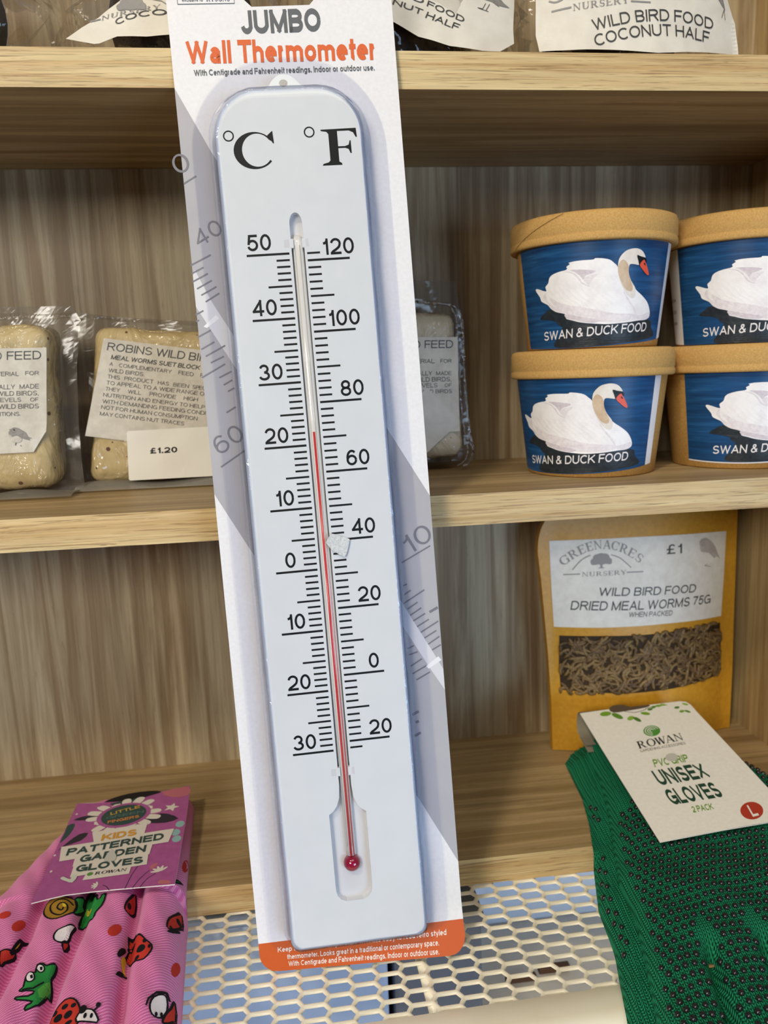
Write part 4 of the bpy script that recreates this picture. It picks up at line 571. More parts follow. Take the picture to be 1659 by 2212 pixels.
# hanging tab
tab = smooth_poly([(-20, 519.5), (-12, 521.5), (-8.8, 525.2), (-5.5, 527.7), (-2.2, 528.4), (1.4, 527.6), (4.6, 525.2), (8.5, 521.5), (16, 519.5)], 4, False)
b.loft([[cardp(u, v, 9) for u, v in tab], [cardp(u, v, 11.5) for u, v in tab]], M_BODY, closed=False); PT = Print(b, lambda x, y, l: cardp(x, y, 11.5 + .05 * l)); PT.poly(tab + [(16, 518), (-20, 518)], M_BODY, 0)
PT.ell((-2.4, 523.6), 2.4, 2.0, flat('#b5b0aa', .6), 1)
# clip notches
for v in (435.0, 126.6):
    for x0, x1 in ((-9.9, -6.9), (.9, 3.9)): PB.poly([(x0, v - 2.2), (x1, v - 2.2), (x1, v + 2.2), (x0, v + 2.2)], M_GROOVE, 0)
    for x0, x1 in ((-7.0, -4.6), (.4 - .2, 2.4)):
        q = [(x0, v - 2.5), (x1, v - 2.5), (x1, v + 2.5), (x0, v + 2.5)]; b.loft([[cardp(u, w, BN - 2.2) for u, w in q], [cardp(u, w, BN + .1) for u, w in q]], M_BODY, cap1=True, smooth=False)
# scales
C50, Cm30 = 429.5, 140.0; F120, Fm20 = 425.1, 144.7
def tick(u0, u1, v, w): PB.poly([(u0, v - w / 2), (u1, v - w / 2), (u1, v + w / 2), (u0, v + w / 2)], M_INK, 1)
for c in range(-30, 51):
    v = Cm30 + (C50 - Cm30) * (c + 30) / 80
    if c % 10 == 0: tick(-31.4, -7.4, v, 1.25)
    elif c % 5 == 0: tick(-20.8, -7.4, v, 1.12)
    else: tick(-15.0, -7.5, v, 1.12)
for f in range(-22, 123, 2):
    v = Fm20 + (F120 - Fm20) * (f + 20) / 140
    if f % 20 == 0: tick(2.6, 26.5, v, 1.25)
    elif f % 10 == 0: tick(2.6, 16.0, v, 1.12)
    else: tick(2.6, 9.9, v, 1.12)
def num(st, xr, vline, x0=None):
    h, gap = 9.1, 2.4; w = letters(st)[2] * h * .98
    u1 = xr; u0 = xr - w
    if x0 is not None: u0, u1 = x0, x0 + w
    PB.text(st, (u0, vline + gap), (u1, vline + gap), (u0, vline + gap + h), M_INK, 1, .016)
for c in range(-30, 51, 10): num(str(abs(c)), -17.2 if c else -19.5, Cm30 + (C50 - Cm30) * (c + 30) / 80)
for f in range(-20, 121, 20): num(str(abs(f)), 29.4 if f > 90 else (28.3 if f else 23.9), Fm20 + (F120 - Fm20) * (f + 20) / 140)
PB.ring((-35.3, 495.3), 2.65, .75, M_INK, 1); PB.ring((9.6, 495.4), 2.65, .75, M_INK, 1)
# serif C and F
def serif_c():
    n = 40; cx, cy = -21.6, 486.8; ou, iu = [], []
    for i in range(n + 1):
        a = math.radians(36 + (322 - 36) * i / n); ou.append((cx + 11.6 * math.cos(a), cy + 10.1 * math.sin(a))); iu.append((cx + 1.55 + 8.5 * math.cos(a), cy + .15 + 9.0 * math.sin(a)))
    PB.tris(ou + iu, [(i, i + 1, n + 2 + i, n + 1 + i) for i in range(n)], M_INK, 1)
    PB.poly([(-12.8, 492.0), (-14.0, 494.6), (-11.2, 496.9), (-10.9, 496.9), (-10.5, 490.2), (-11.0, 490.2), (-11.9, 491.6)], M_INK, 2)
serif_c()
PB.poly([(15.9, 496.4), (35.9, 496.6), (36.2, 491.6), (35.5, 491.6), (34.2, 494.2), (31.8, 495.3), (25.2, 495.3), (25.2, 486.9), (29.2, 486.9), (31.2, 487.6), (31.9, 489.9), (32.5, 489.9), (32.6, 482.9), (31.9, 482.9), (31.0, 485.2), (29.2, 485.9), (25.2, 485.9), (25.2, 478.6), (26.6, 477.7), (26.8, 476.7), (15.6, 476.7), (16.2, 477.7), (19.2, 478.4), (20.2, 479.4), (20.2, 493.8), (19.2, 495.1), (16.2, 495.6)], M_INK, 1)
body = b.build('thermometer_body', th)
# capillary tube and bulb
M_TUBE = flat('#cfc8bd', .12, .5, .6); M_TUBE2 = flat('#e9e6e2', .12, .5, .6)
b = MB(); b.tube([cardp(GX + .1, v, BN - 3.55) for v in (74, 200, 330, 436, 440)], [.0031, .0031, .0031, .0031, .0018], M_TUBE2, 16)
b.tube([cardp(GX - 1.5, v, BN - 1.2) for v in (80, 200, 330, 434)], .00042, M_TUBE, 8); b.tube([cardp(GX + 1.0, v, BN - .75) for v in (80, 200, 330, 434)], .0004, M_TUBE, 8)
tb = b.build('capillary_tube', body)
M_RED = flat('#d33a40', .2, .5, .4)
b = MB(); b.tube([cardp(GX - .05, v, BN - 1.35) for v in (74, 200, 328.4)], .00105, M_RED, 10); b.tube([cardp(GX + 1.65, v, BN - 1.15) for v in (74, 150, 240, 318)], [.00042, .00040, .00026, .0001], M_RED, 8); b.build('red_spirit', body)
M_BULB = flat('#8f0f33', .08, .6, .8)
b = MB(); c = Vector(cardp(GX + .1, 68.6, BN - 3.4)); n = 24
b.loft([[tuple(c + CZ * (.0052 * math.cos(t)) + (CX * math.cos(a) + CN * math.sin(a)) * .0052 * math.sin(t)) for a in [2 * math.pi * i / n for i in range(n)]] for t in [.02] + [math.pi * k / 14 for k in range(1, 14)] + [3.12]], M_BULB); b.build('bulb', body)
# clear blister: flange, side walls and a thin front sheet
M_BLI = film('blister_clear', (.955, .96, .97), .16, .06, 26, .12, .015, .003); M_BLW = film('blister_wall', (.83, .87, .985), .6, .10, 160, .5, .05, .004); M_FLA = film('blister_flange', (.94, .945, .985), .22, .10, 40, .10, .02, .002)  # blue sky reflection is put into the wall and flange tint
b = MB(); fo = rrect(-57.6, 14.5, 54.3, 543, (52, 52, 10, 10), 12); f1 = rrect(-47.2, 16.5, 44.0, 525.5, (28, 28, 9, 9), 12); f2 = rrect(-44.6, 17.6, 41.4, 522.6, (26, 26, 7.5, 7.5), 12); f3 = rrect(-43.0, 18.9, 39.9, 521, (25, 25, 6.5, 6.5), 12)
b.loft([[cardp(u, v, 3.3) if v < 40 else cardp(u, v, .8) for u, v in fo], [cardp(u, v, 3.1) if v < 40 else cardp(u, v, 1.2) for u, v in f1]], M_FLA, smooth=False)
R = lambda f, n, j=0: [cardp(u + j * .35 * math.sin(v * .9), v, n + .25 * math.sin(v * .37 + u)) for u, v in f]
def dens(loop, L=9):
    o = []
    for a, c in zip(loop, loop[1:] + loop[:1]):
        k = max(1, int(math.hypot(a[0] - c[0], a[1] - c[1]) / L)); o += [(a[0] + (c[0] - a[0]) * i / k, a[1] + (c[1] - a[1]) * i / k) for i in range(k)]
    return o
def dens2(A, B):   # same subdivision on both loops
    oa, ob = [], []
    for i in range(len(A)):
        a, c, e, g = A[i], A[(i + 1) % len(A)], B[i], B[(i + 1) % len(B)]; k = max(1, int(math.hypot(a[0] - c[0], a[1] - c[1]) / 8))
        for t in range(k): oa.append((a[0] + (c[0] - a[0]) * t / k, a[1] + (c[1] - a[1]) * t / k)); ob.append((e[0] + (g[0] - e[0]) * t / k, e[1] + (g[1] - e[1]) * t / k))
    return oa, ob
g1, g2 = dens2(f1, f2); _, g3 = dens2(f1, f3)
b.loft([R(g1, 3.4), R(g2, 8, 1), R(g3, BN + .3, 1), R(rrect(-40.5, 21.4, 37.4, 518.5, (23, 23, 5, 5), 12) if False else [(u * .955 - .08, 270 + (v - 270) * .99) for u, v in g3], BN + 1.0)], M_BLW)
def sheet(i, j):
    u, v = -40.6 + 78.4 * i, 22 + 494 * j
    r = 22; du = max(0, r - min(u + 40.6, 37.8 - u)); dv = max(0, v - (516 - r)); q = math.hypot(du, dv)
    if q > r: u = u + (1 if u < 0 else -1) * (q - r) * .7; v -= (q - r) * .7
    return cardp(u, v, BN + 1.0 + .45 * math.sin(u * .13 + v * .021) * math.sin(v * .045 + 1.3 * math.sin(u * .06)))
b.grid(sheet, 24, 90, M_BLI)
b.build('blister_shell', th)
# scrap of torn label stuck on the blister
b = MB(); P = Print(b, lambda x, y, l: cardp(x, y, BN + 1.75 + .05 * l + .2 * math.sin(x * 1.9) * math.sin(y * 1.3)), 1.4)
sc_ = [(-1.3, 264.0), (1.0, 267.5), (2.8, 269.0), (5.0, 268.3), (7.2, 267.6), (9.6, 266.6), (12.7, 264.9), (11.8, 261.0), (10.2, 256.6), (9.1, 254.9), (5.2, 257.0), (1.7, 259.6)]
P.poly(sc_, grained('torn_paper', '#b9bec2', '#d9dcde', 900, .35, .8, .0006, .6), 1); b.build('torn_label', th)

# ------------------------------------------------------------------ paper tubs of swan and duck food
RB, RW, RLID, H0, H1 = .0469, .0547, .0597, .0708, .0908
def water():
    m, n, L, b = newmat('label_water'); f = ntex(n, L, coords(n, L, (26, 26, 420)), 1, 4, .6, .3)
    g = ntex(n, L, coords(n, L, (12, 12, 60)), 1, 2, .5)
    c = ramp(n, L, f, [(.30, '#113c68'), (.55, '#184e82'), (.75, '#2b6498')]); c = mixc(n, L, .6, c, ramp(n, L, g, [(.35, .72), (.65, 1.08)]), 'MULTIPLY')
    L.new(c, b.inputs['Base Color']); setp(b, .38, .4); return m
M_WATER = water(); M_REFL = grained('label_reflection', '#20262c', '#2c343b', 300, .4, 0, 0)
M_SWAN = grained('label_swan', '#f0ecef', '#faf8fa', 110, .4, 0, 0, lo=.32, hi=.55); M_SWSH = grained('label_swan_shade', '#cfc5ce', '#e0d8df', 400, .4, 0, 0)
M_SWSH2 = grained('label_swan_shade_light', '#e2dae0', '#f1ecf0', 420, .4, 0, 0); M_NECK = grained('label_neck', '#e2d8cd', '#efe8e2', 120, .4, 0, 0); M_NECK2 = grained('label_neck_tan', '#c6a887', '#dac3a8', 150, .4, 0, 0)
M_BEAK = flat('#e0583f', .4); M_LABW = flat('#e9e7ea', .4)
def make_tub(c, dth, dh, label, seam=False, left=0.0, right=11.0, botw=0.0):
    t = thing('food_tub', label, 'tub', c, 'swan and duck food tubs')
    b = MB(); b.lathe([(RB - .003, .0012), (RB - .0008, .0003), (RB, .0009), (RB + (RW - RB) * .5, H0 * .5), (RW, H0), (RW + .0008, H0 + .012)], c, M_KRAFT2, 96); b.build('cup', t)
    b = MB(); R = RLID
    b.lathe([(RW + .0002, H0 + .0009), (R - .0013, H0 + .0001), (R - .0003, H0 + .0006), (R, H0 + .0016), (R, H0 + .0042), (R - .0006, H0 + .0052), (R - .0006, H0 + .0057), (R - .0001, H0 + .0068), (R - .0002, H1 - .0035), (R - .0012, H1 - .0010), (R - .0035, H1), (0.00001, H1)], c, M_KRAFT, 96)
    if seam:
        P = Print(b, lambda x, y, l: (c[0] + (R + .00025) * math.cos(math.radians(x)), c[1] + (R + .00025) * math.sin(math.radians(x)), c[2] + y / 1000), 2)
        P.line([(-176 + 46 * k / 12, 71.5 + 18.0 * (k / 12) ** .9) for k in range(13)], .35, flat('#6e5128', .8), 1)
    b.build('lid', t)
    b = MB()
    def fm(th, h, l):
        th2 = math.radians(th + dth); hh = max(0.4, h + dh); r = RB + (RW - RB) * hh / 1000 / H0 + .0004 + .00009 * l
        return (c[0] + r * math.cos(th2), c[1] + r * math.sin(th2), c[2] + hh / 1000)
    def bot(th): u = (th + 110) / 70; return 1.0 + 1.9 * u + 2.6 * u * u if th > -178 - 40 else 2
    top = 71 - dh - .2
    def reg(a0, a1, mat, l, db=0.0, n=30): b.grid(lambda i, j: fm(a0 + (a1 - a0) * i, (bot(a0 + (a1 - a0) * i) + db) * (1 - j) + top * j, l), n, 14, mat)
    reg(-178 - left, -41 + right, M_LABW, 0, -botw); reg(-178, -41.5, M_WATER, 1)
    P = Print(b, fm, 6.0); W_ = DATA['SWAN']
    P.poly(W_['dark'], M_REFL, 2, 3); P.poly(W_['refl'], M_REFL, 3, 2); P.poly(W_['body'], M_SWAN, 4, 3)
    for k, m, l in (('tailsh', M_SWSH2, 5), ('low1', M_SWSH2, 5), ('low2', M_SWSH, 6), ('wingsh', M_SWSH, 5), ('wingsh2', M_SWSH2, 5), ('wingln', M_SWSH2, 6), ('neckln', M_SWSH2, 5), ('breast', M_SWSH2, 5), ('neck', M_NECK, 6), ('neck2', M_NECK2, 7), ('mask', M_INK, 8), ('beak', M_BEAK, 9), ('nost', M_INK, 10)): P.poly(W_[k], m, l, 3)
    a, m_, e, tp = DATA['SWTXT']; P.text('SWAN & DUCK FOOD', a, e, (a[0] + .5, a[1] + 6.2), M_LABW, 5, .016, pm=m_ if False else None)
    if left > 5:
        for k, st in enumerate(('FOR', 'USE', 'GROWER.UK')): P.text(st, (-199, 34 - k * 8.5), (-187 - k * 0, 34 - k * 8.5), (-199, 36.2 - k * 8.5), M_INK, 1)
    b.build('printed_label', t); return t
make_tub((.2319, .0868, Z2T + .0911), 0, 0, 'upper kraft swan food tub of the left stack, dark seam line across its lid', seam=True)
make_tub((.2314, .0849, Z2T), -17.5, 1.7, 'kraft swan food tub standing on the shelf, lower one of the left stack', right=8)
make_tub((.3522, .0872, Z2T + .0911), .8, -.8, 'kraft swan food tub cut by the right picture edge, on top of another tub', left=22)
make_tub((.3512, .0862, Z2T), 14.5, 4.6, 'kraft swan food tub cut by the right picture edge, bottom one of its stack', botw=.9)

# ------------------------------------------------------------------ wrapped suet blocks
def suet_mat(name, a, b_, seed):
    m, n, L, b = newmat(name); f = ntex(n, L, coords(n, L, (1, 1, 1)), 45, 4, .6)
    t = n.new('ShaderNodeTexVoronoi'); t.inputs['Scale'].default_value = 120; mp = n.new('ShaderNodeMapping'); tc = n.new('ShaderNodeTexCoord'); mp.inputs['Location'].default_value = (seed, seed * .7, 0)
    L.new(tc.outputs['Object'], mp.inputs[0]); L.new(mp.outputs[0], t.inputs['Vector'])
    w = n.new('ShaderNodeTexWhiteNoise'); L.new(t.outputs['Position'], w.inputs['Vector'])
    mt = n.new('ShaderNodeMath'); mt.operation = 'MULTIPLY_ADD'; mt.inputs[1].default_value = .30; mt.inputs[2].default_value = -.10; L.new(w.outputs['Value'], mt.inputs[0])
    lt = n.new('ShaderNodeMath'); lt.operation = 'LESS_THAN'; L.new(t.outputs['Distance'], lt.inputs[0]); L.new(mt.outputs[0], lt.inputs[1])
    L.new(mixc(n, L, lt.outputs[0], ramp(n, L, f, [(.35, a), (.65, b_)]), '#5c3d2b'), b.inputs['Base Color']); setp(b, .5, .4, Coat_Weight=1.0, Coat_Roughness=.10)
    v2 = coords(n, L, (38, 38, 22), (.2, .9, .3)); f2 = ntex(n, L, v2, 1, 3, .55, 1.6); bp = n.new('ShaderNodeBump'); bp.inputs['Strength'].default_value = 1.0; bp.inputs['Distance'].default_value = .022
    L.new(f2, bp.inputs['Height']); L.new(bp.outputs[0], b.inputs['Coat Normal']); b2 = n.new('ShaderNodeBump'); b2.inputs['Strength'].default_value = .4; b2.inputs['Distance'].default_value = .006
    L.new(f2, b2.inputs['Height']); L.new(b2.outputs[0], b.inputs['Normal']); return m
M_SLAB = grained('suet_label_paper', '#c3bcaf', '#d6d0c3', 90, .5, .2, .001, .25)
M_SUET = suet_mat('suet_yellow', '#ad9768', '#c3ae80', 0); M_SUET2 = suet_mat('suet_pale', '#b9ab90', '#c9bca2', 3.3)
M_FILM = film('pack_film', (.80, .79, .76), .42, .16, 28, .4, .04, .004, ('#a39c90', .14)); M_FILM2 = film('pack_film_clear', (.92, .91, .89), .5, .10, 60, .6, .03, .006)
def block(quad, y0, y1, mat, seed, r=.011, amp=.0022):
    """quad: bottom-left, bottom-right, top-right, top-left (x, z) in metres"""
    b = MB(); bl, br, tr_, tl = [Vector((q[0], 0, q[1])) for q in quad]
    def pt(u, v, y):
        p = bl * (1 - u) * (1 - v) + br * u * (1 - v) + tr_ * u * v + tl * (1 - u) * v; return Vector((p.x, y, p.z))
    n = 26; cen = pt(.5, .5, (y0 + y1) / 2); hw, hh, hd = (br - bl).length / 2, (tl - bl).length / 2, (y1 - y0) / 2
    for ax in range(3):
        for sg in (-1, 1):
            def f(i, j):
                q = [0, 0, 0]; q[ax] = sg; q[(ax + 1) % 3] = (2 * i - 1) * sg; q[(ax + 2) % 3] = 2 * j - 1
                d = Vector((q[0] * hw, q[1] * hd, q[2] * hh)); inn = Vector((max(-hw + r, min(hw - r, d.x)), max(-hd + r, min(hd - r, d.y)), max(-hh + r, min(hh - r, d.z))))
                e = d - inn
                if e.length > 1e-9: d = inn + e.normalized() * r
                p = pt(.5 + d.x / hw / 2, .5 + d.z / hh / 2, (y0 + y1) / 2 + d.y)
                k = noise.noise(p * 55 + Vector((seed, 0, 0))) * amp + noise.noise(p * 160 + Vector((0, seed, 0))) * amp * .35
                flatf = .12 if (ax == 1 and abs(i - .5) < .46 and abs(j - .5) < .43) else 1
                return tuple(p + (p - cen).normalized() * (k - amp * .4) * flatf)
            b.grid(f, n, n, mat)
    return b
def sheetmb(pts, y, mat, seed, amp=.002, thick=None, layer_y=None):
    b = MB(); P = Print(b, lambda x, z, l: (x / 1000, (layer_y(x / 1000, z / 1000) if layer_y else y) - .0001 * l + amp * noise.noise(Vector((x * .045, z * .045, seed))), z / 1000), 7)
    P.poly(pts, mat, 0); return b
def labelpack(P, yv): pass
rs = lambda q: [(a / 1000, b_ / 1000) for a, b_ in q]
M_TXT = flat('#3f3e3f', .5); M_TXT2 = flat('#55524f', .5); M_STICK = flat('#e8e4da', .45)
def robin(P, d, l, dark, belly, leg):
    P.poly(d['bird'], dark, l, 2)
    if 'belly' in d: P.poly(d['belly'], belly, l + 1, 2)
    q = d['legs']; P.line([q[0], q[1]], .5, leg, l + 1); P.line([q[-3] if len(q) > 3 else q[1], q[-1]], .5, leg, l + 1)
    bx = d['bird']; P.ell((bx[1][0] * .5 + bx[3][0] * .5, bx[1][1] * .5 + bx[3][1] * .5 - 1.0), .5, .5, M_INK, l + 2)
M_BIRD = grained('print_bird', '#7d7a76', '#95928d', 700, .5, 0, 0); M_BIRD2 = grained('print_bird_breast', '#b9b0a6', '#cfc8be', 500, .5, 0, 0); M_FADE = flat('#9a958e', .5)
def pack(name_label, quad, y0, y1, mat, seed, labelpts, lines, extra, filmpts, film_y, yl=None):
    t = thing('suet_pack', name_label, 'bird food', ((quad[0][0] + quad[1][0]) / 2000, (y0 + y1) / 2, Z2T), 'wrapped suet blocks on the middle shelf')
    block(rs(quad), y0, y1, mat, seed).build('suet_block', t)
    b = MB(); yy = (yl or y0) - .0012
    P = Print(b, lambda x, z, l: (x / 1000, yy - .00012 * l + .0005 * noise.noise(Vector((x * .05, z * .05, seed))), z / 1000), 9)
    P.poly(labelpts, M_SLAB, 0)
    for k, (st, p0, p1, pt) in enumerate(lines): P.text(st, p0, p1, pt, M_TXT if st.startswith('MEAL') or k < 2 or st == 'FEED' else M_TXT2, 2, .02 if st.startswith('MEAL') else .004)
    extra(P); b.build('paper_label', t)
    fb = sheetmb(filmpts, film_y, M_FILM, seed, .003); 
    return t, fb
Q2 = [(-150, -77), (-43, -79), (-38, 32), (-135.5, 38.5)]
S2 = DATA['S2']
def ex2(P):
    P.poly(S2['price'], M_STICK, 3, 0); P.text('\u00a31.20', *S2['price_t'], M_INK, 4, .035)
t, fb = pack('suet block in clear film priced \u00a31.20, beside the left side of the thermometer', Q2, .112, .154, M_SUET, 1.0, S2['label'], DATA['S2T'], ex2,
             [(-148.3, 49.5), (-125.5, 46.3), (-108.8, 44.5), (-85.4, 42.6), (-36, 39), (-31, 0), (-34, -79.5), (-95, -80.5), (-158.5, -80.5), (-156, -30), (-152, 20)], .133)
P = Print(fb, lambda x, z, l: (x / 1000, .1325 - .0008 * math.sin(x * 1.7), z / 1000), 3); P.line([(-146, 47.2), (-125.5, 44.2), (-108.8, 42.4), (-85.4, 40.5), (-38, 37)], 2.2, M_FILM2, 1)
fb.grid(lambda i, j: (-.157 + .12 * i, .100 + .035 * j, -.0800 + .004 * math.sin(3.1 * j) * (1 + .4 * math.sin(i * 9)) - .0006), 24, 8, film('film_skirt', (.85, .84, .82), .5, .14, 60, .5, .06, .004, ('#c9c4b9', .28)))
fb.build('film_wrap', t)
S1 = DATA['S1']; Q1 = [(-268, -76.5), (-164, -76.5), (-159, 39.5), (-268, 43)]
def ex1(P):
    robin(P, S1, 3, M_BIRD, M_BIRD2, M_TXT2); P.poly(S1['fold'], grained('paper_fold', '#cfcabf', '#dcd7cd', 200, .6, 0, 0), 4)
t, fb = pack('leftmost film-wrapped suet block, cut by the picture edge, small bird on its label', Q1, .085, .128, M_SUET, 4.0, S1['label'], DATA['S1T'], ex1,
             [(-272, 54), (-188, 52.5), (-147, 52.3), (-144, 47.5), (-141, 42), (-146.5, 12), (-150, -33), (-150, -77), (-156, -80.5), (-272, -80.5)], .106)
fb.grid(lambda i, j: (-.272 + .125 * i, .1055 + .0014 * math.sin(j * 3.1), .0435 + .004 * j + .0006 * math.sin(i * 20)), 30, 3, M_FILM2)
fb.grid(lambda i, j: (-.272 + .119 * i, .076 + .030 * j, -.0802 + .003 * math.sin(3.1 * j) * (1 + .5 * math.sin(i * 11))), 24, 6, film('film_skirt_b', (.85, .84, .82), .5, .14, 60, .5, .06, .004, ('#b9b4aa', .28)))
fb.build('film_wrap', t)
S3 = DATA['S3']; Q3 = [(62, -72), (141, -72), (135.5, 42), (62, 43)]
def ex3(P): P.poly(S3['diam'], grained('backing_paper', '#c9c3b8', '#d4cec4', 90, .5, 0, 0), 3)
t, fb = pack('pale suet block in a vacuum sealed tray, just right of the thermometer card', Q3, .118, .158, M_SUET2, 7.0, S3['label'], DATA['S3T'], ex3,
             [(60, 71), (102.7, 69.4), (142.3, 67.2), (146.3, 37.6), (149.4, -6.5), (151.9, -51.8), (153.8, -80.8), (60, -81)], .150)
for off, r_ in ((0, .0011), (-4.2, .0007)):
    fb.tube([((x + off) / 1000, .119, (z - off * .2) / 1000) for x, z in smooth_poly(S3['bead'], 5, False)], r_, film('bead_gloss', (.9, .88, .84), .9, .05, 200, .8, .10, .004), 8)
fb.build('film_wrap', t)

# ------------------------------------------------------------------ gold pouch of dried mealworms
PO = DATA['PO']; M_GOLD = grained('gold_kraft', '#bf8a24', '#cc962c', 260, .42, .12, .0006, .45)
t = thing('mealworm_pouch', 'gold stand-up pouch of dried mealworms with a window, at the back of the bottom shelf', 'bird food', (.307, .15, Z3))
def pedge(z):   # half-width profile in x at height z
    v = (z + .344) / .2385
    xl = lerp_tab([(-.35, .2229), (-.299, .2217), (-.255, .2191), (-.186, .2132), (-.160, .2102), (-.148, .2111), (-.1395, .2136), (-.131, .2186), (-.122, .2270), (-.114, .2380), (-.108, .2520), (-.1055, .270)], z)
    xr = lerp_tab([(-.35, .3985), (-.288, .3999), (-.237, .3999), (-.136, .4006), (-.128, .3985), (-.120, .393), (-.112, .383), (-.1055, .360)], z); return xl, xr
def ppt(i, j, back=False):
    z = -.3436 + (.3436 - .1055) * j; a, c = pedge(z); x = a + (c - a) * i; e = math.sin(math.pi * i)
    y = y_pouch(x, z); return (x, (2 * .1535 - y + .010 * j if back else y), z) if not back else (x, max(y + .0012, .152 + .006 * e + .006 * j), z)
b = MB(); b.grid(lambda i, j: ppt(i, j), 40, 60, M_GOLD); b.grid(lambda i, j: ppt(1 - i, j, True), 20, 40, M_GOLD)
b.loft([[ppt(i / 40, j / 60) for j in range(61)] if False else [ppt(0, j / 40) for j in range(41)], [ppt(0, j / 40, True) for j in range(41)]], M_GOLD, closed=False); b.loft([[ppt(1, j / 40) for j in range(41)], [ppt(1, j / 40, True) for j in range(41)]], M_GOLD, closed=False)
b.build('pouch_body', t)
b = MB(); P = Print(b, lambda x, z, l: (x / 1000, y_pouch(x / 1000, z / 1000) - .0004 - .00012 * l, z / 1000), 6)
P.poly(PO['label'], M_PAPER, 0)
M_LOGO = flat('#8f8c8b', .5)
arcw = 'GREENACRES'; p0, pm, p1, _ = PO['arc']; P.text(arcw, p0, p1, (p0[0], p0[1] + 7.6), M_LOGO, 2, serif=True, pm=(pm[0], pm[1] - 6.0))
P.line(smooth_poly(PO['line'][:3], 4, False), .9, M_LOGO, 2); P.line(smooth_poly(PO['line'][3:], 4, False), .9, M_LOGO, 2)
def tree(P, c, r, h, mat, l, low):
    for k, (dx, dy, s_) in enumerate(((-.55, -.15, .46), (.55, -.10, .46), (-.25, .35, .52), (.30, .40, .50), (0, 0, .62), (-.72, -.38, .26), (.74, -.36, .26), (0, .62, .36))): P.ell((c[0] + r * dx, c[1] + h * dy), r * s_, h * s_ * 1.05, mat, l + .07 * k, n=14)
    P.poly([(c[0] - r * .09, c[1]), (c[0] + r * .09, c[1]), (c[0] + r * .10, low + 1), (c[0] + r * .35, low), (c[0] - r * .35, low), (c[0] - r * .10, low + 1)], mat, l)
tree(P, PO['tree'][0], 9.5, 6.2, M_LOGO, 2, PO['tree'][3][1] + .5)
P.text('NURSERY', *PO['n'], M_LOGO, 2, serif=True); P.line(PO['l1'], 1.0, M_LOGO, 2); P.line(PO['l2'], 1.0, M_LOGO, 2)
P.text('\u00a31', *PO['p'], M_TXT, 2, .01)
P.poly(PO['bird'], grained('print_bird_pale', '#a79f9b', '#beb6b0', 300, .5, 0, 0), 2, 2); P.line([PO['legs'][0], PO['legs'][1]], .5, M_LOGO, 2); P.line([PO['legs'][0], PO['legs'][2]], .5, M_LOGO, 2)
for st, a, c, e in DATA['POT']: P.text(st, a, c, e, M_TXT if st[0] != 'W' or 'BIRD' in st else M_TXT2, 2, .012)
b.build('paper_label', t)
b = MB(); P = Print(b, lambda x, z, l: (x / 1000, y_pouch(x / 1000, z / 1000) - .0003 - .00012 * l, z / 1000), 5); P.poly(PO['win'], grained('mealworm_dark', '#2e2316', '#3d2f1f', 300, .6, .3, .002, .2, 0), 0); w_ = b.build('window', t)
b = MB(); rnd = random.Random(3); mw = [grained('mealworm_%d' % k, a, c, 600, .5, .3, .0008, .4) for k, (a, c) in enumerate((('#5d472b', '#7d643e'), ('#4b3823', '#665032'), ('#6c5636', '#8b7348')))]
for k in range(430):
    x, z = rnd.uniform(.230, .384), rnd.uniform(-.289, -.239); a = rnd.uniform(0, 3.14); L_ = rnd.uniform(.0105, .0155); cv = rnd.uniform(-.0035, .0035); rr = rnd.uniform(.00115, .00165); pts = []
    for s_ in range(7):
        u = s_ / 6 - .5; q = cv * (1 - 4 * u * u); px_, pz_ = x + math.cos(a) * L_ * u - math.sin(a) * q, z + math.sin(a) * L_ * u + math.cos(a) * q
        px_ = min(.385, max(.2295, px_)); pz_ = min(-.2375, max(-.2895 + (0 if px_ < .34 else 0), pz_)); pts.append((px_, y_pouch(px_, pz_) - .0002 - rr * .35, pz_))
    b.tube(pts, [rr * .5, rr, rr * 1.05, rr * .95, rr * 1.05, rr, rr * .4], mw[k % 3], 7)
o = b.build('dried_mealworms', w_); o['kind'] = 'stuff'

# ------------------------------------------------------------------ coconut half bags on the top shelf
M_COCO = grained('coconut_husk', '#241a13', '#3a2b1f', 260, .7, .9, .004, .3)
M_BAG = film('cellophane', (.965, .96, .95), .34, .07, 30, .55, .02, .008, ('#b5aea3', .04)); M_BAGW = grained('bag_paper', '#d9d3c7', '#e4dfd4', 60, .55, .12, .002, .3)
def dome(c, r, mat, flatten=.9):
    b = MB(); b.grid(lambda i, j: (c[0] + r * math.cos(2 * math.pi * i) * math.sin(j * math.pi / 2), c[1] - r * flatten * math.cos(j * math.pi / 2) + .0006 * math.sin(i * 90), c[2] + r * math.sin(2 * math.pi * i) * math.sin(j * math.pi / 2)), 40, 18, mat)
    b.grid(lambda i, j: (c[0] + r * j * math.cos(-2 * math.pi * i), c[1] + .001, c[2] + r * j * math.sin(-2 * math.pi * i)), 40, 2, flat('#e6dfd0', .6)); return b
def crumple(c, rx, ry, rz, seed, zmin, mat):
    b = MB()
    def f(i, j):
        a, e = 2 * math.pi * i, math.pi * (.02 + .96 * j); d = Vector((math.sin(e) * math.cos(a), math.sin(e) * math.sin(a), math.cos(e)))
        k = 1 + .16 * (1 - 2 * abs(noise.noise(d * 2.3 + Vector((seed, 0, 0))))) + .07 * (1 - 2 * abs(noise.noise(d * 6 + Vector((0, seed, 0)))))
        k += .25 * max(0, d.z) ** 2
        return (c[0] + max(-rx, min(rx, .93 * rx * k * d.x)), min(D - .004, max(.004, c[1] + ry * k * d.y)), max(zmin, c[2] + rz * k * d.z))
    b.grid(f, 56, 40, mat, True); return b
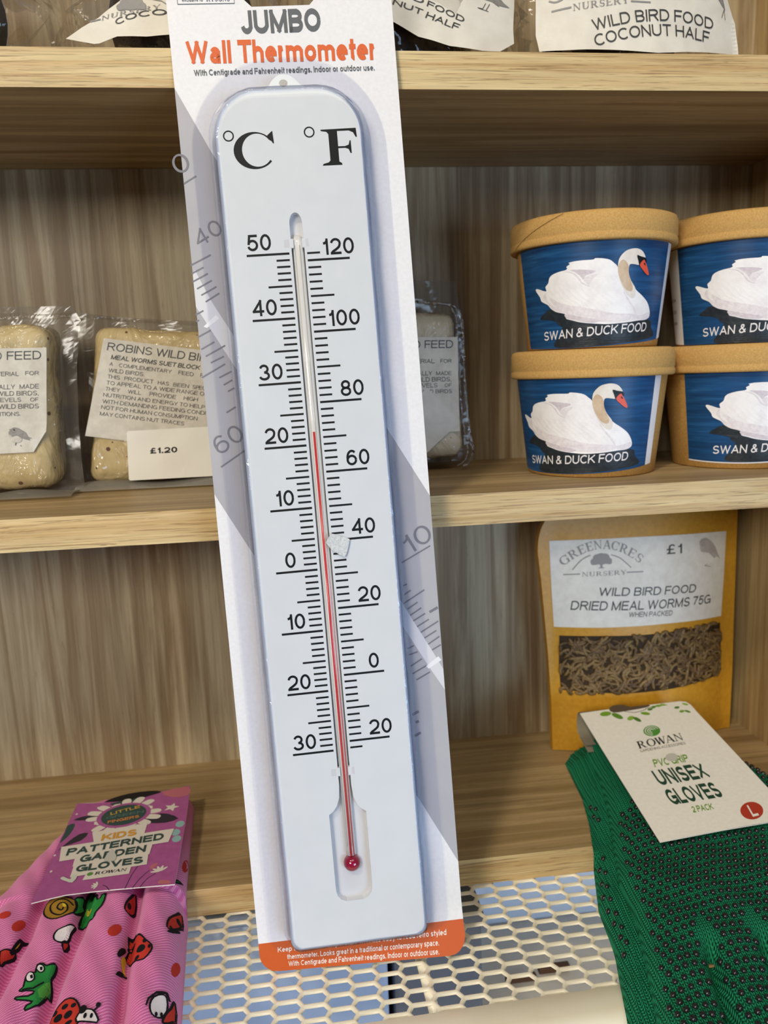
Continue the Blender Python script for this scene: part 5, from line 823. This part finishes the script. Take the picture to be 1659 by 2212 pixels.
def bag(label, cx, cy, r, surf, dat, draw, seed, rx, film_extra=None, lab=True):
    t = thing('coconut_bag', label, 'bird food', (cx, cy, Z1T), 'bagged coconut halves on the top shelf')
    dome((cx, cy, Z1T + r + .001), r, M_COCO).build('coconut_half', t)
    if lab:
        b = MB(); P = Print(b, lambda x, z, l: (x / 1000, surf(x / 1000, z / 1000) - .0002 * l + .0007 * noise.noise(Vector((x * .08, z * .08, seed))), z / 1000), 5); P.poly(dat['label'], M_BAGW, 0); draw(P); b.build('paper_label', t)
    crumple((cx, cy, Z1T + r), rx, r * .98, r * 1.10, seed, Z1T + .0006, M_BAG).build('film_bag', t); return t
def drB(P):
    d = DATA['BB']; P.text('NURSERY', *d['n'], M_LOGO, 2, serif=True); tree(P, d['tree'][0], 9.0, 5.0, M_LOGO, 2, d['tree'][3][1]); P.line(d['l'], .9, M_LOGO, 2)
    q = d['c']; P.text('COCO', q[0], q[2], (q[0][0] + .4, q[0][1] + 3.6), M_TXT, 2, .012, pm=q[1]); q = d['c2']; P.text('NUT HALF', q[0], q[2], (q[0][0], q[0][1] + 3.6), M_TXT, 2, .012, pm=q[1]); P.line(d['lobe'], .6, M_LOGO, 2)
bag('coconut half in a crinkled clear bag with its label slanting up behind the card', -.0530, .098, .048, y_bagb, DATA['BB'], drB, 2.1, .071)
def drC(P):
    d = DATA['BC']; q = d['f']; P.text('FOOD', q[0], q[1], q[2], M_TXT, 2, .012); q = d['f0']; P.text('BIRD', q[0], q[1], q[2], M_TXT, 2, .012); q = d['h']; P.text('NUT', q[0], q[1], q[2], M_TXT, 2, .012); q = d['h2']; P.text('HALF', q[0], q[1], q[2], M_TXT, 2, .012)
    g = d['legs']; P.line(g[:2], .4, M_TXT2, 2); P.line(g[2:4], .4, M_TXT2, 2); P.line([g[4], g[1]], .4, M_TXT2, 2); P.line([g[4], g[5]], .4, M_TXT2, 2); P.poly(d['tail'], M_BIRD, 2)
bag('coconut half bag just right of the card, its lettering sloping down to the right', .0975, .102, .050, y_bagc, DATA['BC'], drC, 5.4, .0725)
def drD(P):
    d = DATA['BD']; P.text('NURSERY', *d['n'], M_LOGO, 2, serif=True); P.line(d['l1'], 1.0, M_LOGO, 2); P.line(d['l2'], .9, M_LOGO, 2)
    for k, st in (('w', 'WILD BIRD FOOD'), ('c', 'COCONUT HALF')): q = d[k]; P.text(st, q[0], q[2], (q[0][0] - .3, q[0][1] + 7.2), M_TXT, 2, .008, pm=q[1])
    P.line(smooth_poly(d['G'], 4, False), 1.0, M_LOGO, 2); g = d['legs']; P.line([g[0], g[1]], .4, M_TXT2, 2); P.line([g[0], g[2]], .4, M_TXT2, 2); P.poly(d['tail'], M_BIRD, 2)
bag('coconut half bag at the far right with a wide upright wild bird food label', .2460, .098, .052, y_bagd, DATA['BD'], drD, 8.2, .074)
bag('unlabelled coconut half in crumpled clear film at the left picture edge', -.2140, .095, .048, None, None, None, 11.7, .082, lab=False)

# ------------------------------------------------------------------ pink patterned children's gloves
def twill():
    m, n, L, b = newmat('pink_twill'); w = n.new('ShaderNodeTexWave'); w.bands_direction = 'X'; w.inputs['Scale'].default_value = 190; w.inputs['Distortion'].default_value = 1.2; w.inputs['Detail'].default_value = 2
    L.new(coords(n, L, (1, 1, .4), (0, 0, .95)), w.inputs['Vector']); w2 = n.new('ShaderNodeTexWave'); w2.inputs['Scale'].default_value = 420; w2.bands_direction = 'Y'; L.new(coords(n, L, (1, 1, 0), (0, 0, .5)), w2.inputs['Vector'])
    f = mixc(n, L, .35, w.outputs['Color'], w2.outputs['Color']); c = ramp(n, L, f, [(.25, '#cf5fa2'), (.75, '#ec92c4')]); L.new(c, b.inputs['Base Color']); setp(b, .85, .15); b.inputs['Sheen Weight'].default_value = .2
    bump(n, L, b, f, .5, .0006); return m
M_TWILL = twill()
t = thing('patterned_gloves', "children's pink garden gloves printed with ladybirds and frogs, on a purple header card", 'gloves', (-.14, 0, Z3))
b = MB()
def pk(i, j, e=0):
    y = -.165 + (.100 + .165) * j; l, r = lerp_tab(PK_L, y), lerp_tab(PK_R, y); s_ = 2 * i - 1; s_ = math.copysign(1 - (1 - abs(s_)) ** 1.5, s_); x = (l + r) / 2 + (r - l) / 2 * s_; return (x, y, h_pink(x, y))
b.grid(lambda i, j: pk(i, j), 150, 130, M_TWILL)
def pkb(i, j): p = pk(i, j); return (p[0], p[1], -.3437 if p[1] > -.012 else -.3640)
b.grid(lambda i, j: pkb(1 - i, j), 30, 40, M_TWILL)
for j in (0, 1): b.loft([[pk(i / 60, j) for i in range(61)], [pkb(i / 60, j) for i in range(61)]], M_TWILL, closed=False)
for i in (0, 1): b.loft([[pk(i, j / 60) for j in range(61)], [pkb(i, j / 60) for j in range(61)]], M_TWILL, closed=False)
C_ = DATA['CLOTH']
P = Print(b, lambda x, y, l: (x / 1000, y / 1000, h_pink(x / 1000, y / 1000) + .00025 + .00012 * l), 2.2)
def cloth(h): return grained('print_' + h.strip('#'), h, h, 10, .85, .3, .0005, .15)
KR, KK, KG, KGd, KW, KY, KB = cloth('#c23a30'), cloth('#1c1a20'), cloth('#2f8f45'), cloth('#1f6a34'), cloth('#efe9ec'), cloth('#e3c53a'), cloth('#a07a2c')
def outl(k, mat, l=1, w=1.0, sm=2):
    q = smooth_poly(C_[k], sm) if sm else C_[k]; P.poly(q, mat, l); P.line(q + q[:1], w, KK, l + 1)
for k in [k for k in C_ if k.startswith('dot')]: P.poly(C_[k], KR, 1)
outl('snail', KB); P.line(smooth_poly(C_['spiral'], 3, False), 1.0, KK, 3); P.poly(C_['yel'], KY, 2); outl('snbody', KG, 1); outl('frogleg', KG, 3); P.poly(C_['fl_y'], KY, 5)
outl('wbug', KW); outl('wbug_red', KR); outl('leftred', KR); outl('leftyel', KY, 3); P.poly(C_['leftlegs'], KK, 2)
outl('frog', KG); P.poly(C_['frogy'], cloth('#57b04a'), 2); outl('eyeA', KW, 3, .7); outl('eyeB', KW, 3, .7); P.poly(C_['pupA'], KK, 5); P.poly(C_['pupB'], KK, 5); P.poly(C_['mouth'], KK, 5)
C_['lb4'] = [(-143.6, -118), (-143.9, -110), (-141.7, -103.6), (-137.5, -99.8), (-133, -100), (-129.3, -104), (-125.9, -112.4), (-127, -118)]; C_['lb4s'] = C_['lb4s'][:4] + [(-141.2, -106, 1.2, 1.7), (-142.2, -113.6, 1.2, 1.9), (-131.8, -115, 1.9, 1.3)]
for nm in ('lb1', 'lb2', 'lb3', 'lb4'):
    outl(nm, KR)
    for (x, y, rx, ry) in C_[nm + 's']: P.ell((x, y), max(.8, rx), max(.8, ry), KK, 3, n=12)
P.poly(C_['lb1h'], KK, 3, 2); P.poly(C_['lb1y'], KY, 4, 2); P.poly(C_['lb1l'], KK, 3, 2); P.poly(C_['lb2l'], KK, 3, 2); outl('lb4f', KW, 4)
for k in ('lb4e', 'lb4a', 'lb5e'):
    for (x, y, rx, ry) in C_[k]: P.ell((x, y), max(.7, rx), max(.7, ry), KK, 6, n=12)
P.poly(C_['lb4al'], KK, 5); outl('lb5f', KW); P.poly(C_['lb5arc'], KK, 3); outl('lb5r', KR, 1); outl('gleaf', KGd)
b.build('glove', t)
# header card
PK = DATA['PINK']; b = MB()
def pcz(x, y): 
    return max(-.3225, h_pink(x / 1000, y / 1000) + .001 if -.09 > x / 1000 > -.2 else -1) + .0012 * math.sin((x + 135) * .045) - .0015 * sstep(-5, -26, y) * sstep(-150, -178, x)
P = Print(b, lambda x, y, l: (x / 1000, y / 1000, -.3225 + .0008 * math.sin((x + 135) * .045) + .00010 * l), 8)
M_PCARD = grained('purple_card', '#a4538f', '#ad5b98', 200, .4, 0, 0, .4); KCW = flat('#ddd6cc', .45); KCD = flat('#2c2735', .45); KCG = flat('#2f4a48', .45); KOR = flat('#d39a3a', .45)
P.poly(PK['outline'], M_PCARD, 0)
q = PK['outline']; b.add([(x / 1000, y / 1000, -.3225 + .0008 * math.sin((x + 135) * .045)) for x, y in q] + [(x / 1000, y / 1000, -.3232 + .0008 * math.sin((x + 135) * .045)) for x, y in q], [(i, (i + 1) % len(q), len(q) + (i + 1) % len(q), len(q) + i) for i in range(len(q))], KCW)
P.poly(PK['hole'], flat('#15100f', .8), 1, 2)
dc, ax_, ay_ = PK['disc']
for k in range(16):
    a = 2 * math.pi * k / 16 + .15; ca, sa = math.cos(a), math.sin(a); R_ = [1.18, 1.55, 1.62, 1.5][k % 4] if True else 1
    ux, uy = ax_[0] - dc[0], ax_[1] - dc[1]; vx, vy = ay_[0] - dc[0], ay_[1] - dc[1]; pts = []
    for f_, s_ in ((1.05, -.11), (1.3, -.17), (R_ + .12, -.10), (R_ + .18, .02), (R_ + .08, .12), (1.3, .17), (1.05, .11)):
        cc, ss = math.cos(a + s_), math.sin(a + s_); pts.append((dc[0] + f_ * (cc * ux + ss * vx), dc[1] + f_ * (cc * uy + ss * vy)))
    P.poly(pts, KCW, 2, 2)
def ellx(f_, mat, l): P.ell(dc, 0, 0, mat, l, ax=(dc[0] + f_ * (ax_[0] - dc[0]), dc[1] + f_ * (ax_[1] - dc[1])), ay=(dc[0] + f_ * (ay_[0] - dc[0]), dc[1] + f_ * (ay_[1] - dc[1])), n=32)
ellx(1.2, M_PCARD, 3); ellx(1.0, KCG, 4)
for k in ('leaf1', 'leaf2', 'leaf3'): P.poly(PK[k], KCD, 1, 2)
P.poly(PK['leaf4'], KCG, 1, 2); P.poly(PK['gpet'], KCG, 1, 2)
for k in ('bK', 'bP', 'bG', 'bL', 'bR'): P.poly(PK[k], KCW, 4 if k != 'bP' else 5)
P.text('KIDS', *PK['tK'], KOR, 7, .045); P.text('PATTERNED', *PK['tP'], KCG, 7, .045); P.text('GARDEN', *PK['tG'], KCG, 7, .045); P.text('GLOVES', *PK['tL'], KCG, 7, .045); P.text('ROWAN', *PK['tR'], KCD, 7, serif=True)
g0, g1_ = PK['gdot']; P.ell(g0, abs(g1_[0] - g0[0]), abs(g1_[0] - g0[0]), flat('#5a8f3c', .5), 7)
sc0, sc1 = PK['star']; rr = math.hypot(sc1[0] - sc0[0], sc1[1] - sc0[1]); P.poly([(sc0[0] + rr * (1 if k % 2 == 0 else .45) * math.sin(k * math.pi / 5 + .3), sc0[1] + rr * (1 if k % 2 == 0 else .45) * math.cos(k * math.pi / 5 + .3)) for k in range(10)], KCW, 1)
def daisy(c, tip, mat, n=5, sp=2.4):
    a0 = math.atan2(tip[1] - c[1], tip[0] - c[0]); L_ = math.hypot(tip[0] - c[0], tip[1] - c[1])
    for k in range(n):
        a = a0 + sp * (k / (n - 1) - .5); P.ell((c[0] + L_ * .5 * math.cos(a), c[1] + L_ * .5 * math.sin(a)), L_ * .55, L_ * .16, mat, 2, rot=a, n=12)
daisy(PK['wf1'][0], PK['wf1'][2], KCW); daisy(PK['wf2'][0], PK['wf2'][2], KCW); [P.ell((c[0] - 1.5, c[1]), 3.2, 4.2, flat('#8fb6b8', .5), 1, n=14) for c in PK['teal']]
st_ = PK['stems']
for k in range(0, 12, 3): P.line(smooth_poly(st_[k:k + 3], 5, False), .5, KCD, 1)
P.poly(PK['tool'], flat('#cbd0c4', .5), 5, 2); P.poly(PK['res'], flat('#c3c2bd', .5), 8, 2)
for k in ('or', 'or2', 'or3'): P.poly(PK[k], flat('#bd6c79', .5), 1, 2)
for x, y in PK['dots']: P.ell((x, y), .8, 1.1, KCW, 1, n=10)
P.text('LITTLE', *PK['t1'], flat('#c9a24a', .5), 6, .03); P.text('GREEN', *PK['t2'], flat('#55706a', .5), 6, .03); P.text('FINGERS', *PK['t3'], flat('#d08a4c', .5), 6, .03)
b.build('header_card', t)

# ------------------------------------------------------------------ green grip gloves
def knit():
    m, n, L, b = newmat('green_knit'); tc = n.new('ShaderNodeTexCoord'); sx = n.new('ShaderNodeSeparateXYZ'); L.new(tc.outputs['Object'], sx.inputs[0])
    def M(op, a, c=None, d=None):
        x = n.new('ShaderNodeMath'); x.operation = op
        for i, v in enumerate((a, c, d)):
            if v is None: continue
            if hasattr(v, 'links'): L.new(v, x.inputs[i])
            else: x.inputs[i].default_value = v
        return x.outputs[0]
    pp = M('PINGPONG', M('MULTIPLY_ADD', sx.outputs['Y'], -.10, sx.outputs['X']), .00125)
    ph = M('MULTIPLY_ADD', pp, 1.15, sx.outputs['Y']); sn = M('SINE', M('MULTIPLY', ph, 2 * math.pi / .0021)); co = M('SINE', M('MULTIPLY', pp, math.pi / .00125))
    h = M('MULTIPLY_ADD', sn, .32, M('MULTIPLY', co, .9)); nz = ntex(n, L, coords(n, L, (1, 1, 1)), 1400, 3, .6); h2 = M('MULTIPLY_ADD', nz, .35, h)
    L.new(ramp(n, L, M('MULTIPLY_ADD', h2, .5, .25), [(.05, '#06452e'), (.45, '#10704c'), (.95, '#2c9f75')]), b.inputs['Base Color']); setp(b, .9, .15); bump(n, L, b, h2, .9, .0013); return m  # stitch shading put into the colour: dark hollows, highlighted tops
M_KNIT = knit(); M_DOT = flat('#1b1c1f', .22, .5, .3)
t = thing('grip_gloves', 'two-pack of green knitted gloves with black grip dots and a white hanging card', 'gloves', (.27, 0, Z3))
def glove(dx, dz, y0, y1, dots, low=False, trim=0.0):
    b = MB()
    def hh(x, y): return h_green(x - dx, y) + dz + rib(x, y)
    def rib(x, y): u = x - lerp_tab(GR_L, y) - dx; return .0007 * math.sin(u * 2 * math.pi / .0042) * (1 - sstep(.02, .03, u)) if low else .0004 * math.sin(u * 2 * math.pi / .0040) * (1 - sstep(.006, .014, u))
    def f(i, j):
        y = y0 + (y1 - y0) * j; l, r = lerp_tab(GR_L, y) + dx, lerp_tab(GR_R, y) + dx - trim; s_ = 2 * i - 1; s_ = math.copysign(1 - (1 - abs(s_)) ** 1.6, s_); x = (l + r) / 2 + (r - l) / 2 * s_; return (x, y, hh(x, y))
    def g(i, j): p = f(i, j); y = p[1]; q = lerp_tab(GR_TOP, y) - .0205 + dz; return (p[0], y, max(q, floor_z(y)))
    floor_z = lambda y: (Z3 + .0005 if y > -.012 else (ZM + .0012))
    def f2(i, j): p = f(i, j); return (p[0], p[1], max(p[2], floor_z(p[1]) + .001))
    b.grid(f2, 130, 130, M_KNIT); b.grid(lambda i, j: g(1 - i, j), 30, 60, M_KNIT)
    for j in (0, 1): b.loft([[f2(i / 50, j) for i in range(51)], [g(i / 50, j) for i in range(51)]], M_KNIT, closed=False)
    for i in (0, 1): b.loft([[f2(i, j / 60) for j in range(61)], [g(i, j / 60) for j in range(61)]], M_KNIT, closed=False)
    rnd = random.Random(7); row = 0; y = .052 if dots else 0
    while y > y0 + .006 and dots:
        l, r = lerp_tab(GR_L, y) + dx, lerp_tab(GR_R, y) + dx; x = l + .004 + (.00265 if row % 2 else 0)
        while x < r - .003:
            ok = all(abs(x - dx - lerp_tab(G, y)) > .0042 for G in GR_G) or y > -.108
            xx, yy = x + rnd.uniform(-.0003, .0003), y + .10 * (x - l) * .6 + rnd.uniform(-.0003, .0003)
            if ok and ((.004 < x - l < .0093 and -.10 < yy < .045) if low else (yy < .004 + .030 * sstep(.0, .05, x - l) + .03 * sstep(.06, .10, x - l) and x - l > .0055)) and hh(xx, yy) > floor_z(yy) + .0032:
                e = .0004; z0 = hh(xx, yy); nx = -(hh(xx + e, yy) - hh(xx - e, yy)) / (2 * e); ny = -(hh(xx, yy + e) - hh(xx, yy - e)) / (2 * e); N = Vector((nx, ny, 1)).normalized()
                A = N.cross(Vector((0, 1, 0))).normalized(); B = N.cross(A); r_ = .00178 + rnd.uniform(-.0001, .0002); c = Vector((xx, yy, z0))
                b.loft([[tuple(c + (A * math.cos(2 * math.pi * k / 9) + B * math.sin(2 * math.pi * k / 9)) * r_ * q + N * (w * r_)) for k in range(9)] for q, w in ((1.0, -.15), (.98, .40), (.78, .74), (.40, .94))], M_DOT, cap1=True)
            x += .0053
        y -= .0062; row += 1
    return b
glove(-.012, -.0165, -.235, .118, True, True).build('glove', t); glove(.002, 0, -.245, .100, True).build('glove', t)
G_ = DATA['GREEN']; b = MB()
def gz(y): return -.319 + (-.319 + .293) / (-.039 - .105) * (y / 1000 + .039)
P = Print(b, lambda x, y, l: (x / 1000, y / 1000, gz(y) + .0006 * math.sin((x - 240) * .03) + .0001 * l), 10)
M_GCARD = grained('speckled_card', '#e9e4d8', '#efebe0', 420, .6, .1, .0005, .25)
ol = [(233.5, 107.5), (233.4, 30), (233.7, -39.7), (280, -36.1), (337.0, -31.7), (334.5, 30), (331.6, 94.8), (331.5, 105), (329.5, 109.5), (325, 111), (295.8, 109.4), (259.9, 108.7)]
P.poly(ol, M_GCARD, 0)
def gp(x, y, d=0): return (x / 1000, y / 1000, gz(y) + .0006 * math.sin((x - 240) * .03) - d)
b.add([gp(x, y) for x, y in ol] + [gp(x, y, .0006) for x, y in ol], [(i, (i + 1) % len(ol), len(ol) + (i + 1) % len(ol), len(ol) + i) for i in range(len(ol))], KCW)
# the card folds over at the top and runs down behind
b.loft([[(x / 1000, (108.5 + 6 * math.sin(a)) / 1000 - (.03 * max(0, a - 2.6)), gz(108) - .011 + .011 * math.cos(a)) for a in [math.pi * k / 10 for k in range(11)]] for x in (233.5, 331)], flat('#8f8877', .8), closed=False)
b.loft([[(x / 1000, y / 1000, gz(108) - .022 - .0002 * (108 - y)) for y in (108, 98, 88)] for x in (233.5, 331)], flat('#8f8877', .8), closed=False)
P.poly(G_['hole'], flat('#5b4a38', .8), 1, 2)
l0, l1, l2 = G_['logo']; KL = flat('#4f8f34', .5); P.ell(l0, 0, 0, KL, 1, ax=l1, ay=l2, n=28)
for f_ in (.78, .5, .25): 
    pts = [(l0[0] + f_ * (math.cos(a) * (l1[0] - l0[0]) + math.sin(a) * (l2[0] - l0[0])), l0[1] + f_ * (math.cos(a) * (l1[1] - l0[1]) + math.sin(a) * (l2[1] - l0[1]))) for a in [.5 + 4.4 * k / 16 for k in range(17)]]
    P.line(pts, .7, M_GCARD, 2)
P.text('ROWAN', *G_['tR'], M_INK, 1, serif=True); P.text('GARDENING ACCESSORIES', *G_['tA'], M_TXT2, 1, .01)
KPG = flat('#6f9a38', .5); KDG = flat('#1d4432', .5)
P.text('PVC GRIP', *G_['tV'], KPG, 1, .03); P.text('UNISEX', *G_['tU'], KDG, 1, .035); P.text('GLOVES', *G_['tG'], KDG, 1, .035); P.text('2 PACK', *G_['t2'], KPG, 1, .03)
a, c, e = G_['L']; P.ell(a, 0, 0, flat('#b23a26', .45), 1, ax=c, ay=e, n=28); P.text('L', *G_['tL'], M_GCARD, 2, .03)
a, c, e = G_['smudge']; P.ell(a, 0, 0, flat('#c4c0b6', .5), 2, ax=c, ay=e)
P.line(smooth_poly(G_['twig'], 4, False), .6, flat('#3f3a2a', .6), 1); rnd = random.Random(2)
KLf = [flat(h, .5) for h in ('#76a02c', '#5d8b28', '#8bb23a', '#4d7a24')]
for k, (x, y) in enumerate(G_['leaves']): P.ell((x, y), (5.2 if k < 2 else 3.9 if k < 5 else 2.6), (3.0 if k < 2 else 2.2 if k < 5 else 1.5), KLf[k % 4], 2, rot=[.2, -1.0, .6, -1.1, -.3, .5, -.2, .3, .4, -.7, -.5, .3, .1][k % 13], n=14)
b.build('header_card', t)
b = MB(); 
def chip(): 
    c = Vector((.2215, -.1265, h_green(.2215, -.1265) + .0012)); b.loft([[tuple(c + Vector((.0045 * math.cos(a), .0013 * math.sin(a), z))) for a in [2 * math.pi * k / 12 for k in range(12)]] for z in (0, .0006)], flat('#a5825a', .8), cap0=True, cap1=True)
chip(); o = b.build('wood_chip'); o['label'] = 'tiny tan wood chip lying on the green glove between two fingers'; o['category'] = 'debris'
